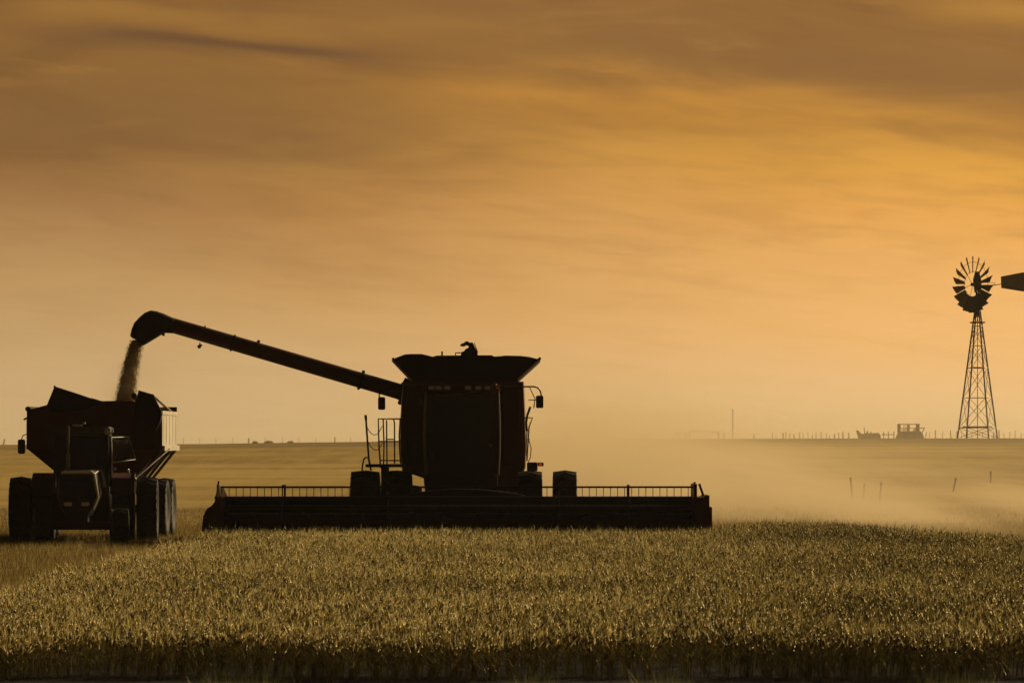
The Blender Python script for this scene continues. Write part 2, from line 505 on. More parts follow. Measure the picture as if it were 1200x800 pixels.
# ------------------------------------------------------------------ bulk plants (numpy)
def bulk(name, verts, faces, tint, mat):
    me = bpy.data.meshes.new(name)
    nv, nf = len(verts), len(faces)
    k = faces.shape[1]
    me.vertices.add(nv)
    me.vertices.foreach_set('co', verts.astype(np.float32).ravel())
    me.loops.add(nf * k)
    me.loops.foreach_set('vertex_index', faces.astype(np.int32).ravel())
    me.polygons.add(nf)
    me.polygons.foreach_set('loop_start', np.arange(0, nf * k, k, dtype=np.int32))
    me.polygons.foreach_set('loop_total', np.full(nf, k, dtype=np.int32))
    at = me.attributes.new('tint', 'FLOAT', 'POINT')
    at.data.foreach_set('value', tint.astype(np.float32))
    me.update()
    me.materials.append(mat)
    o = bpy.data.objects.new(name, me)
    col.objects.link(o)
    return o

def straw_material(name, stops, trans=0.5, rough=0.45, gloss=0.08, crop=False):
    m = bpy.data.materials.new(name)
    m.use_nodes = True
    n = NT(m.node_tree)
    n.n.clear()
    at = n.node('ShaderNodeAttribute', attribute_name='tint')
    tc = n.node('ShaderNodeTexCoord')
    big = n.noise(tc.outputs['Object'], 0.18, 3, 0.6)
    sm = n.noise(tc.outputs['Object'], 1.4, 3, 0.6)
    v = n.m('ADD', at.outputs['Fac'], n.m('MULTIPLY', n.m('SUBTRACT', big, 0.5), 0.55))
    v = n.m('ADD', v, n.m('MULTIPLY', n.m('SUBTRACT', sm, 0.5), 0.5), clamp=True)
    if crop:     # tint raised on the left, lowered to the right; broad patches
        sp = n.node('ShaderNodeSeparateXYZ'); n.l.new(tc.outputs['Object'], sp.inputs[0])
        pt = n.noise(n.comb(n.m('MULTIPLY', sp.outputs[0], .22), n.m('MULTIPLY', sp.outputs[1], .09)), 1.0, 3, .6)
        k = n.m('ADD', n.mr(sp.outputs[0], -6.0, 9.0, 0.08, -0.14), n.m('MULTIPLY', n.m('SUBTRACT', pt, 0.5), 0.7))
        v = n.m('ADD', v, k, clamp=True)
    c = n.ramp(v, stops)
    if crop:
        hv = n.noise(tc.outputs['Object'], 7.0, 2, .6)
        c = n.mix(n.mr(hv, .58, .72, 0, .55), c, (0.20, 0.20, 0.05, 1))
        c = n.mix(n.mr(hv, .42, .28, 0, .5), c, (0.26, 0.14, 0.05, 1))
    df = n.node('ShaderNodeBsdfDiffuse'); n.l.new(c, df.inputs[0])
    tr = n.node('ShaderNodeBsdfTranslucent'); n.l.new(c, tr.inputs[0])
    gl = n.node('ShaderNodeBsdfGlossy'); gl.inputs['Roughness'].default_value = rough
    gl.inputs[0].default_value = (0.9, 0.74, 0.45, 1)
    m1 = n.node('ShaderNodeMixShader'); m1.inputs[0].default_value = trans
    n.l.new(df.outputs[0], m1.inputs[1]); n.l.new(tr.outputs[0], m1.inputs[2])
    m2 = n.node('ShaderNodeMixShader'); m2.inputs[0].default_value = gloss
    n.l.new(m1.outputs[0], m2.inputs[1]); n.l.new(gl.outputs[0], m2.inputs[2])
    o = n.node('ShaderNodeOutputMaterial'); n.l.new(m2.outputs[0], o.inputs[0])
    return m

def wheat_geometry(x, y, z0, h, lean_dir, lean, hs):
    """arrays -> verts, triangles.  Stem (2 crossed thin strips), ear (4-sided spindle), awn fan, leaf"""
    n = len(x)
    V_ = []; Fc = []; T = []
    cnt = 0
    t0 = RNG.uniform(0, 1, n) ** 1.35
    def addblock(vv, tris, tint):      # vv: (n,k,3)
        nonlocal cnt
        k = vv.shape[1]
        V_.append(vv.reshape(-1, 3))
        tr = np.array(tris)[None] + (np.arange(n) * k)[:, None, None] + cnt
        Fc.append(tr.reshape(-1, 3))
        T.append(np.repeat(tint, k))
        cnt += n * k
    b = np.stack([x, y, z0], -1)
    dx, dy = np.cos(lean_dir), np.sin(lean_dir)
    top = b + np.stack([dx * lean * h, dy * lean * h, h * 0.88], -1)
    midp = b + np.stack([dx * lean * h * 0.3, dy * lean * h * 0.3, h * 0.5], -1)
    rot = RNG.uniform(0, pi, n)
    sx = np.stack([np.cos(rot), np.sin(rot), np.zeros(n)], -1) * 0.0026
    addblock(np.stack([b - sx, b + sx, midp - sx, midp + sx, top - sx * .6, top + sx * .6], 1),
             [(0, 1, 3), (0, 3, 2), (2, 3, 5), (2, 5, 4)], t0 * 0.25)  # stems toned dark: shade low in the crop put into their tint
    # ear bends over in the lean direction
    L = RNG.uniform(0.055, 0.09, n) * hs
    bend = RNG.uniform(0.0, 0.9, n)
    ed = np.stack([dx * np.sin(bend), dy * np.sin(bend), np.cos(bend)], -1)
    e1 = top + ed * (L * 0.35)[:, None]
    e2 = top + ed * L[:, None] + np.stack([dx * 0, dy * 0, -0.12 * L * bend], -1)
    s1 = np.cross(ed, np.array([0, 0, 1.0])) + 1e-4
    s1 /= np.linalg.norm(s1, axis=1)[:, None]
    s2 = np.cross(ed, s1)
    w = (RNG.uniform(0.006, 0.0095, n) * hs)[:, None]
    addblock(np.stack([top, e1 + s1 * w, e1 + s2 * w, e1 - s1 * w, e1 - s2 * w, e2], 1),
             [(0, 1, 2), (0, 2, 3), (0, 3, 4), (0, 4, 1), (5, 2, 1), (5, 3, 2), (5, 4, 3), (5, 1, 4)], 0.15 + t0 * 0.85)
    # awns: three thin spikes
    for k in range(3):
        sp = RNG.uniform(-0.5, 0.5, (n, 1)) * s1 + RNG.uniform(-0.5, 0.5, (n, 1)) * s2
        base_ = top + ed * (L * RNG.uniform(0.4, 0.9, n))[:, None]
        tip = base_ + (ed + sp) * (L * RNG.uniform(0.7, 1.2, n))[:, None]
        ww = np.cross(ed, sp); ww /= (np.linalg.norm(ww, axis=1)[:, None] + 1e-6)
        ww *= 0.0016
        addblock(np.stack([base_ - ww, base_ + ww, tip], 1), [(0, 1, 2)], 0.6 + t0 * 0.5)
    # leaves
    for k in range(2):
        a = RNG.uniform(0, 2 * pi, n)
        ld = np.stack([np.cos(a), np.sin(a), np.zeros(n)], -1)
        hz = RNG.uniform(0.35, 0.8, n)[:, None]
        p0 = b + (top - b) * hz
        ll = RNG.uniform(0.07, 0.17, n)[:, None]
        p1 = p0 + ld * ll * 0.5 + np.array([0, 0, 1.0]) * ll * 0.45
        p2 = p0 + ld * ll + np.array([0, 0, 1.0]) * ll * RNG.uniform(-0.5, 0.6, (n, 1))
        sw = np.stack([-np.sin(a), np.cos(a), np.zeros(n)], -1) * 0.0045
        addblock(np.stack([p0 - sw * .6, p0 + sw * .6, p1 - sw, p1 + sw, p2], 1),
                 [(0, 1, 3), (0, 3, 2), (2, 3, 4)], RNG.uniform(0, 0.55, n))
    return np.concatenate(V_), np.concatenate(Fc), np.concatenate(T)

WHEAT_LEFT = -6.45
def wheat_back(xw):
    # distance of the far boundary of the standing crop at lateral position x
    bx = [-20, -6.5, 4.35, 4.6, 6.0, 7.4, 8.1, 8.7, 9.9, 12.0, 15.0]
    by = [79.6, 79.6, 79.9, 82.5, 85.0, 84.0, 79.5, 76.0, 71.0, 66.0, 62.0]
    return np.interp(xw, bx, by)

def build_wheat():
    allx = []; ally = []; dens = []
    for d0, d1, de in ((34.6, 36.3, 400), (36.3, 42, 130), (42, 54, 155), (54, 68, 120), (68, 86, 95)):
        hw = 0.139 * d1 + 2.0
        n = int((2 * hw) * (d1 - d0) * de)
        xx = RNG.uniform(-hw, hw, n); yy = RNG.uniform(d0, d1, n)
        allx.append(xx); ally.append(yy)
    x = np.concatenate(allx); y = np.concatenate(ally)
    # drilled rows running with the machine, slightly wavy
    row = 0.19
    x = np.round(x / row) * row + RNG.normal(0, 0.035, len(x))
    edge = WHEAT_LEFT + 0.12 * np.sin(y * 0.7) + RNG.normal(0, 0.05, len(x))
    front = 35.2 + 0.3 * np.sin(x * 1.3) + 0.15 * np.sin(x * 4.1) + np.abs(RNG.normal(0, 0.45, len(x)))
    keep = (x > edge) & (y < wheat_back(x) + RNG.normal(0, 0.12, len(x))) & (y > front)
    x = x[keep]; y = y[keep]
    n = len(x)
    wave = 0.5 * np.sin(x * 0.9 + y * 0.35) + 0.5 * np.sin(x * 0.37 - y * 0.21 + 1.3)
    h = 0.41 + 0.02 * wave + RNG.normal(0, 0.04, n)
    h = h * np.clip(0.80 + (y - 35.3 - 0.3 * np.sin(x * 1.1 + 0.6)) * 0.2 + RNG.normal(0, 0.07, n), 0.6, 1.0)
    h = h * (1 - 0.19 * np.clip((y - 56) / 20, 0, 1) * np.clip((5.2 - x) / 1.2, 0, 1))
    tall = RNG.uniform(0, 1, n) < 0.016
    h = h + tall * RNG.uniform(0.04, 0.16, n)
    ld = RNG.normal(0.6, 1.2, n)
    lean = np.abs(RNG.normal(0.16, 0.1, n))
    v, f, t = wheat_geometry(x, y, np.zeros(n), h, ld, lean, 1.12)
    mat = straw_material('ripe_wheat', [(0.0, (0.035, 0.028, 0.007)), (0.3, (0.07, 0.055, 0.015)), (0.6, (0.20, 0.155, 0.042)), (0.82, (0.52, 0.41, 0.125)), (1.0, (0.92, 0.76, 0.33))], 0.5, 0.36, 0.08, True)
    o = bulk('wheat', v, f, t, mat)
    tag(o, 'standing ripe wheat filling the foreground before the header', 'wheat', kind='stuff')
    print('wheat stalks', n, 'tris', len(f))
build_wheat()

def tuft_geometry(x, y, z0, hmin, hmax, blades, width, spread):
    n = len(x)
    V_ = []; T = []
    for k in range(blades):
        a = RNG.uniform(0, 2 * pi, n)
        h = RNG.uniform(hmin, hmax, n)
        px_ = x + RNG.normal(0, spread, n); py_ = y + RNG.normal(0, spread, n)
        s = np.stack([np.cos(a), np.sin(a), np.zeros(n)], -1) * width
        b = np.stack([px_, py_, z0 - 0.01], -1)
        tp = b + np.stack([RNG.normal(0, 0.22, n) * h, RNG.normal(0, 0.22, n) * h, h], -1)
        V_.append(np.stack([b - s, b + s, tp + s * .3], 1).reshape(-1, 3))
        T.append(np.repeat(RNG.uniform(0, 1, n), 3))
    v = np.concatenate(V_)
    f = np.arange(len(v)).reshape(-1, 3)
    return v, f, np.concatenate(T)

def build_stubble():
    pts = []
    for d0, d1, de in ((38, 70, 60), (70, 98, 60), (98, 112, 22)):
        hw = 0.139 * d1 + 2.0
        n = int(2 * hw * (d1 - d0) * de)
        pts.append(np.stack([RNG.uniform(-hw, hw, n), RNG.uniform(d0, d1, n)], -1))
    p = np.concatenate(pts)
    x, y = p[:, 0], p[:, 1]
    x = np.round(x / 0.19) * 0.19 + RNG.normal(0, 0.03, len(x))
    keep = (x < WHEAT_LEFT) | (y > wheat_back(x) + 0.3)
    x = x[keep]; y = y[keep]
    v, f, t = tuft_geometry(x, y, terrain(x, y), 0.04, 0.19, 5, 0.004, 0.035)
    mat = straw_material('cut_straw', [(0.0, (0.05, 0.035, 0.010)), (0.5, (0.20, 0.14, 0.04)), (1.0, (0.55, 0.42, 0.15))], 0.35, 0.5, 0.05)
    o = bulk('stubble', v, f, t, mat)
    tag(o, 'short cut wheat stubble on the harvested ground behind the machines', 'stubble', kind='stuff')
    print('stubble', len(x))
build_stubble()

def build_verge():
    n = 1800
    x = RNG.uniform(-6, 6, n); y = RNG.uniform(30.0, 31.2, n)
    clump = np.sin(x * 2.1) + np.sin(x * 5.3 + 1)
    k = (clump > 0.9) & (x > -3.6)
    x = x[k]; y = y[k]
    v, f, t = tuft_geometry(x, y, np.zeros(len(x)), 0.25, 0.43, 9, 0.0035, 0.06)
    mat = straw_material('verge_grass', [(0.0, (0.04, 0.05, 0.012)), (0.6, (0.12, 0.13, 0.035)), (1.0, (0.3, 0.26, 0.12))], 0.35)
    o = bulk('verge_grass', v, f, t, mat)
    tag(o, 'sparse grass tufts before the front edge of the wheat', 'grass', kind='stuff')
build_verge()

# ------------------------------------------------------------------ combine harvester
CO = Vector((-1.15, 84.0, 0.0))
comb = empty('combine_harvester', CO)
tag(comb, 'dark red combine harvester facing forward with wide header and long raised unloading auger', 'combine harvester')

def Q(px, py, d):
    return P(px, py, d) - CO
def QX(px, d): return (px - 600.0) * d / F - CO.x
def QZ(py, d): return H + (HY - py) * d / F
def poly(pts, d): return [(QX(a, d), QZ(b, d)) for a, b in pts]
def Y(d): return d - CO.y

# body shell: front face traced, carried back with its real depth
D = 84.9
shell = [(472, 447), (470, 470), (468.5, 500), (468.5, 530), (471, 552), (484, 556), (496, 560), (498, 580), (611, 580), (612, 556), (616, 548), (617, 520), (615.5, 480), (614, 447)]
b = MB()
front = poly(shell, D)
b.loft([[(a * .985, Y(D), c_) for a, c_ in front], [(a, Y(D) + .12, c_) for a, c_ in front], [(a, Y(89.5), c_) for a, c_ in front],
        [(a * 0.9, Y(91.6), c_ * 0.88 + .1) for a, c_ in front]])
b.build('body', 'red', comb)
# seams / side panels on the front shoulders
b = MB()
for px0, px1 in ((476, 495), (589, 609)):
    b.cbox(QX(px0, D), QX(px1, D), Y(D) - .03, Y(D) + .04, QZ(545, D), QZ(452, D), .03)
b.build('shoulder_panel', 'dark_red', comb, each=True)
# cab
DCB = 83.35
b = MB()
cabf = poly([(499, 470), (497, 545), (503, 566), (580, 566), (587, 545), (585, 470), (583, 449), (501, 449)], DCB)
cabm = poly([(499, 470), (497, 545), (503, 566), (580, 566), (587, 545), (585, 470), (583, 449), (501, 449)], 83.9)
# cab frame: floor, roof, pillars
b.cbox(QX(498, DCB), QX(585, DCB), Y(DCB) - .12, Y(84.88), QZ(461, DCB), QZ(447.5, DCB), .05)
b.build('cab_roof', 'dark_red', comb)
b = MB()
b.cbox(QX(501, DCB), QX(583, DCB), Y(DCB) - .02, Y(84.88), QZ(574, DCB), QZ(553, DCB), .05)
b.build('cab_floor', 'black', comb)
b = MB()
for px in (499.5, 583.5):
    for yy, bow in ((DCB, 1), (84.7, 0)):
        s = 1 if px > 540 else -1
        pts = [(QX(px + s * (1.5 * sin(pi * t) if True else 0), DCB), Y(yy), QZ(460 + 96 * t, DCB)) for t in (0, .25, .5, .75, 1)]
        b.tube(pts, .035, 8)
b.build('cab_pillar', 'steel', comb, each=True)
b = MB()
# curved windshield
loops = []
for j in range(9):
    t = j / 8
    px = 501 + 81 * t
    yy = Y(DCB) - .14 * sin(pi * t)
    loops.append([(QX(px, DCB), yy, QZ(555, DCB)), (QX(px, DCB), yy, QZ(461, DCB)), (QX(px, DCB), yy + .012, QZ(461, DCB)), (QX(px, DCB), yy + .012, QZ(555, DCB))])
b.loft(loops)
b.build('windshield', 'glass', comb, 60)
b = MB()
for px in (500, 584):
    b.box(QX(px, DCB) - .008, QX(px, DCB) + .008, Y(DCB) + .05, Y(84.65), QZ(553, DCB), QZ(462, DCB))
b.build('side_window', 'glass', comb, each=True)
b = MB()
for px in (505.5, 514, 524, 548.5, 560.5, 571):
    b.cbox(QX(px, 83.2) - .07, QX(px, 83.2) + .07, Y(83.14), Y(83.26), QZ(456.5, 83.2), QZ(452, 83.2), .012)
b.build('work_lamp', 'lens', comb, each=True)
b = MB()
for px0, px1 in ((514, 538), (544, 566)):
    b.cbox(QX(px0, 83.2), QX(px1, 83.2), Y(83.15), Y(83.22), QZ(466.5, 83.2), QZ(462.8, 83.2), .01)
b.build('sun_visor', 'grey', comb, each=True)
b = MB()   # seat, console and steering column inside the cab
b.cbox(QX(530, 84.2), QX(556, 84.2), Y(84.3), Y(84.42), QZ(545, 84.2), QZ(498, 84.2), .05)
b.cbox(QX(530, 84.2), QX(556, 84.2), Y(83.95), Y(84.35), QZ(548, 84.2), QZ(541, 84.2), .03)
b.tube([(QX(543, 83.8), Y(83.75), QZ(553, 83.8)), (QX(543, 83.8), Y(83.9), QZ(526, 83.8))], .04)
b.build('driver_seat', 'seat', comb)
b = MB()
ring = []
for k in range(15):
    a = 2 * pi * k / 14
    ring.append((QX(543, 83.8) + .19 * cos(a), Y(83.86) + .1 * sin(a), QZ(525, 83.8) + .15 * sin(a)))
b.tube(ring, .013, 6)
b.build('steering_wheel', 'seat', comb)
b = MB()   # amber marker at the cab corner
b.cbox(QX(580.5, 83.2), QX(583.5, 83.2), Y(83.05), Y(83.16), QZ(455.8, 83.2), QZ(453.2, 83.2), .01)
b.ball((QX(580.8, 83.2), Y(83.1), QZ(450.8, 83.2)), .03)
b.build('marker_lamp', 'amber', comb, each=True)
b = MB()
b.cbox(QX(491.5, 84.8), QX(495, 84.8), Y(84.78), Y(84.84), QZ(475, 84.8), QZ(467, 84.8), .01)
b.ball((QX(507.5, 83.2), Y(83.2), QZ(534, 83.2)), .05, sc_=(.8, .5, 1.4))
b.ball((QX(575, 83.2), Y(83.2), QZ(522, 83.2)), .04)
b.build('door_latch', 'grey', comb, each=True)
# feeder house sloping down to the header
b = MB()
b.prism_yz([(Y(82.0), .42), (Y(82.0), 1.05), (Y(84.95), 1.3), (Y(84.95), .95)], QX(508, 83), QX(578, 83))
b.prism(poly([(470, 582), (480, 578.5), (500, 575), (530, 572.5), (560, 573), (590, 576), (608, 578.5), (620, 582)], 82.2), Y(81.95), Y(82.5))
b.build('feeder_house', 'black', comb)
b = MB()
b.tube([(QX(600, 83), Y(84.6), .95), (QX(600, 83), Y(82.3), .6)], .05)
b.tube([(QX(486, 83), Y(84.6), .95), (QX(486, 83), Y(82.3), .6)], .05)
b.build('lift_cylinder', 'steel', comb, each=True)
# axle
b = MB()
b.box(QX(440, 84.6), QX(648, 84.6), Y(84.75), Y(84.95), .68, .92)
b.build('front_axle', 'black', comb)
RT = 0.80
for pxc, ww in ((427.5, .66), (464.5, .70), (621, .57), (662, .55)):
    tyre_parts(comb, (QX(pxc, 84.5), Y(84.85), RT + 0.005), RT + .005, ww, 22, .42)
for xx in (-1.25, 1.15):
    tyre_parts(comb, (xx, Y(90.4), .6), .6, .38, 20, .32)
b = MB(); b.box(-1.2, 1.1, Y(90.3), Y(90.5), .5, .7); b.build('rear_axle', 'black', comb)

# grain tank flare
DT = 85.15
b = MB()
def wall(ptsA, dA, ptsB, dB, th=.03):
    """thin folded plate between two polylines of equal length"""
    A = [Q(p[0], p[1], dA) for p in ptsA]; Bp = [Q(p[0], p[1], dB) for p in ptsB]
    n = len(A)
    vs_ = [tuple(v) for v in A] + [tuple(v) for v in Bp] + [tuple(v + Vector((0, th, 0.0))) for v in A] + [tuple(v + Vector((0, th, 0.0))) for v in Bp]
    fs_ = []
    for i in range(n - 1):
        fs_ += [(i, i + 1, n + i + 1, n + i), (2 * n + i + 1, 2 * n + i, 3 * n + i, 3 * n + i + 1), (n + i, n + i + 1, 3 * n + i + 1, 3 * n + i), (i + 1, i, 2 * n + i, 2 * n + i + 1)]
    fs_ += [(0, n, 3 * n, 2 * n), (n - 1, 2 * n - 1 + 2 * n - n + 0, 0, 0)][:1]
    fs_ += [(n - 1, 2 * n + n - 1, 3 * n + n - 1, n + n - 1)]
    b.add(vs_, fs_)
rim = [(460.5, 421.5), (463, 420.5), (468, 418.5), (474, 416.2), (480, 415.6), (494, 415.6), (500, 417), (507, 418.8), (512, 417.4), (540, 417.2), (576, 417), (579, 418.6), (586, 418.2), (592, 417.4), (610, 417.8), (620, 419), (629, 421.2), (632.5, 420.5)]
basep = [(482 + (605 - 482) * i / (len(rim) - 1), 446.5) for i in range(len(rim))]
basep = [(np.interp(p[0], [460.5, 632.5], [482, 605]), 446.5) for p in rim]
wall(basep, DT, rim, DT - .25)
wall([(a, 446.5) for a, _ in basep], 88.4, [(a, c_ - 1.0) for a, c_ in rim], 88.7)
# side walls
for s, (bx, rx) in enumerate(((482, 460.5), (605, 632.5))):
    A0 = Q(bx, 446.5, DT); A1 = Q(bx, 446.5, DT); R0 = Q(rx, 421, DT - .25)
    p = [A0, Vector((A0.x, Y(88.4), A0.z)), Vector((R0.x, Y(88.7), R0.z)), R0]
    th = Vector((.03 * (1 if s else -1), 0, 0))
    b.hexa([tuple(p[0]), tuple(p[1]), tuple(p[1] + th), tuple(p[0] + th), tuple(p[3]), tuple(p[2]), tuple(p[2] + th), tuple(p[3] + th)])
b.build('grain_tank_flare', 'canvas', comb)
b = MB()   # tank neck under the flare
b.box(QX(482, DT), QX(606, DT), Y(DT), Y(88.4), QZ(449.5, DT), QZ(444.5, DT))
b.build('grain_tank_neck', 'dark_red', comb)
b = MB()   # braces at the flare corners
b.tube([Q(606.5, 444.5, DT - .05), Q(633, 420.8, DT - .28)], .022, 8)
b.tube([Q(482, 446, DT - .05), Q(459.5, 422.5, DT - .28)], .02, 8)
b.build('flare_brace', 'cream', comb, each=True)
b = MB()
b.ball(Q(461, 420.5, DT - .27), .035); b.ball(Q(632.5, 420, DT - .27), .035)
b.build('flare_corner', 'black', comb, each=True)
# folded bubble auger on top of the tank
b = MB()
aug = [(540, 417.5), (540.5, 412.5), (544, 411.5), (545, 409.5), (547, 408.3), (549.3, 407.2), (548.8, 405.2), (546.2, 404.3), (544.4, 405.6), (541, 405.7), (539, 404.8), (541, 402.6), (543.5, 402), (545.8, 400), (548.6, 400), (550.5, 401.8), (553, 401), (554.3, 402), (556.2, 406), (559.6, 412.5), (560, 417.5)]
b.prism(poly(aug, 86.2), Y(86.05), Y(86.4))
b.build('fill_auger', 'black', comb)
b = MB()
b.box(QX(517, 86), QX(519, 86), Y(86), Y(86.1), QZ(417.5, 86), QZ(411.5, 86))
b.tube([Q(533.8, 417.5, 86), Q(533.8, 413.3, 86), Q(540, 413.3, 86)], .014, 6)
b.tube([Q(555.5, 401.5, 86.1), Q(560, 413, 86.1)], .012, 6)
b.build('tank_fitting', 'steel', comb, each=True)

# unloading auger
DA = 86.3
b = MB()
A_ = Q(481, 462.5, DA); B_ = Q(196, 379.3, DA)
b.tube([A_, A_.lerp(B_, .25), A_.lerp(B_, .7), B_], [.185, .182, .178, .176], 20)
aob = b.build('unloading_auger', 'dark_red', comb)
b = MB()
for t in (0.03, 0.2, .73):
    c0 = A_.lerp(B_, t); dd = (B_ - A_).normalized() * .02
    b.tube([c0 - dd, c0 + dd], .2, 20)
b.build('auger_collar', 'black', aob, each=True)
b = MB()   # rubber hood and spout
sp = [(205, 373.3), (192, 367.4), (184, 364.7), (177, 363.7), (170, 366.5), (164, 371.5), (157.5, 378.5), (154.5, 386), (152.8, 393.3), (155, 396), (158.5, 397.5), (167.5, 405), (176, 400), (188, 392.6), (193, 390), (203, 390.5)]
sp3 = poly(sp, DA)
cx_ = sum(p[0] for p in sp3) / len(sp3); cz_ = sum(p[1] for p in sp3) / len(sp3)
loops = []
for yy, k in ((-.2, .90), (-.16, .97), (-.08, 1.0), (.08, 1.0), (.16, .97), (.2, .90)):
    loops.append([(cx_ + (p[0] - cx_) * k, Y(DA) + yy, cz_ + (p[1] - cz_) * k) for p in sp3])
b.loft(loops)
b.build('auger_spout', 'rubber', aob, 50)
b = MB()
b.tube([Q(234.5, 401, DA), Q(233.8, 404.5, DA)], .012, 6)
b.ball(Q(233.5, 406, DA), .045, sc_=(1, 1, 1.1))
b.ball(Q(235.5, 404.5, DA), .03)
b.box(Q(239.5, 381, DA).x, Q(241, 381, DA).x, Y(DA) - .02, Y(DA) + .02, Q(240, 383.5, DA).z, Q(240, 381.3, DA).z)
b.box(Q(190, 391, DA).x, Q(193, 391, DA).x, Y(DA) - .03, Y(DA) + .03, Q(191, 393.5, DA).z, Q(191, 389, DA).z)
b.ball(Q(303, 400, DA), .04); b.ball(Q(426, 435.5, DA), .04); b.ball(Q(420, 455, DA), .035)
b.build('auger_fitting', 'black', aob, each=True)
b = MB()
b.tube([Q(476, 455, DA), Q(470, 452, DA)], .22, 16)
b.ball(Q(469, 471.5, 85.6), .06)
b.tube([Q(469, 471.5, 85.6), Q(474, 470, 85.6)], .025)
b.prism(poly([(471, 448), (482, 446.5), (484, 470), (474, 472), (466, 468), (462, 466)], DA), Y(86.1), Y(86.5))
b.build('auger_elbow', 'dark_red', comb, each=True)

# mirrors
def mirror(name, corners, d, arm, extra=()):
    mb = MB()
    mb.tube([Q(*p, d) for p in arm], .018, 8)
    for e in extra:
        mb.tube([Q(*p, d) for p in e], .011, 6)
    a = mb.build('mirror_arm', 'black', comb)
    m2 = MB()
    x0, y0, x1, y1 = corners
    m2.cbox(QX(x0, d), QX(x1, d), Y(d) - .04, Y(d) + .04, QZ(y1, d), QZ(y0, d), .025)
    h = m2.build('mirror_head', 'black', a)
    return a
mirror('left', (443, 465, 451.5, 480), 83.4, [(444.5, 466), (444.5, 461), (452, 456), (470, 452), (499, 452)])
mirror('right', (628, 463.3, 636.8, 478), 83.4, [(584, 453), (612, 453), (625, 452.8), (630, 454.2), (633.3, 458), (634.5, 464)],
       [[(620.5, 453.5), (627, 467)], [(619, 468.5), (628, 468.5)], [(627, 467), (625.5, 478)]])
# platform, railing and ladder on the left side
b = MB()
b.box(QX(429, 84.3), QX(474, 84.3), Y(83.9), Y(85.2), QZ(547, 84.3), QZ(543.6, 84.3))
b.box(QX(447, 84.3), QX(456, 84.3), Y(84), Y(84.4), QZ(560, 84.3), QZ(547, 84.3))
b.box(QX(458, 84.3), QX(468, 84.3), Y(84), Y(84.3), QZ(554, 84.3), QZ(551, 84.3))
b.build('platform', 'black', comb)
b = MB()
dR = 84.1
def rp(*pts, r=.016, d=dR):
    b.tube([Q(*p, d) for p in pts], r, 6)
rp((471, 490.6), (443.3, 490.6), (444, 520), (446, 548), r=.02)
rp((449, 491), (450, 520), (449.5, 545))
rp((453.5, 545), (453, 492))
rp((461, 490.8), (462.3, 495), (462.4, 543))
rp((469, 491), (467.8, 510), (468.5, 530), (469.5, 543))
rp((444.5, 517), (470, 517)); rp((453, 514.6), (462, 514.6)); rp((445, 539.3), (470, 539.3))
b.build('railing', 'black', comb)
b = MB()
rp((428.4, 486), (428.9, 492), r=.03); rp((428.9, 492), (430.5, 515), (432.2, 538), (434.8, 551), r=.022)
rp((424, 553.5), (425, 544), (426.5, 537.5), (429, 535.6), (431.5, 536.2), (433, 541), (434.5, 549), r=.018)
b.build('ladder_rail', 'black', comb, each=True)
b = MB()
rp((430.2, 500.5), (433, 505.5), (437, 509), (440.5, 509.4), (444, 506.5), (448, 499), r=.010)
rp((431.5, 518), (435, 524), (439, 527), (442.5, 527), (446, 523), (448.5, 518), r=.010)
b.build('chain', 'steel', comb, each=True)
b = MB()
for py in (565.5, 578):
    b.cbox(QX(452.8, 83.9), QX(456.2, 83.9), Y(83.86), Y(83.94), QZ(py + 1.7, 83.9), QZ(py - 1.7, 83.9), .01)
b.build('reflector', 'grey', comb, each=True)
# right side: hoses, hand rail, lamp bracket
b = MB()
rp((621.5, 476.5), (618, 486), (616.5, 495), (617.5, 505), r=.03)
rp((613, 489.3), (624, 489.3), (620, 500), (619, 515), (618, 530), (617.5, 540), r=.018)
rp((620, 516), (622.5, 525), (621.5, 536), (619, 541), r=.010)
rp((616, 515), (621, 514.5), r=.012)
b.build('hand_rail', 'black', comb, each=True)
b = MB()
rp((616.5, 495), (618, 502), (617, 515), (616.5, 528), (618, 538), r=.014)
b.build('bright_hose', 'cream', comb)
b = MB()
b.cbox(QX(617.5, 84.2), QX(630, 84.2), Y(84.1), Y(84.5), QZ(551.5, 84.2), QZ(541.4, 84.2), .02)
b.build('lamp_bracket', 'black', comb)
b = MB()
b.cbox(QX(630.2, 84.1), QX(637, 84.1), Y(84.0), Y(84.12), QZ(546, 84.1), QZ(541.6, 84.1), .012)
rl = b.build('tail_lamp', 'black', comb)
b = MB(); b.box(QX(632, 84.1), QX(634.6, 84.1), Y(83.985), Y(84.0) - .001, QZ(544.8, 84.1), QZ(542.6, 84.1)); b.build('lens', 'red_lamp', rl)

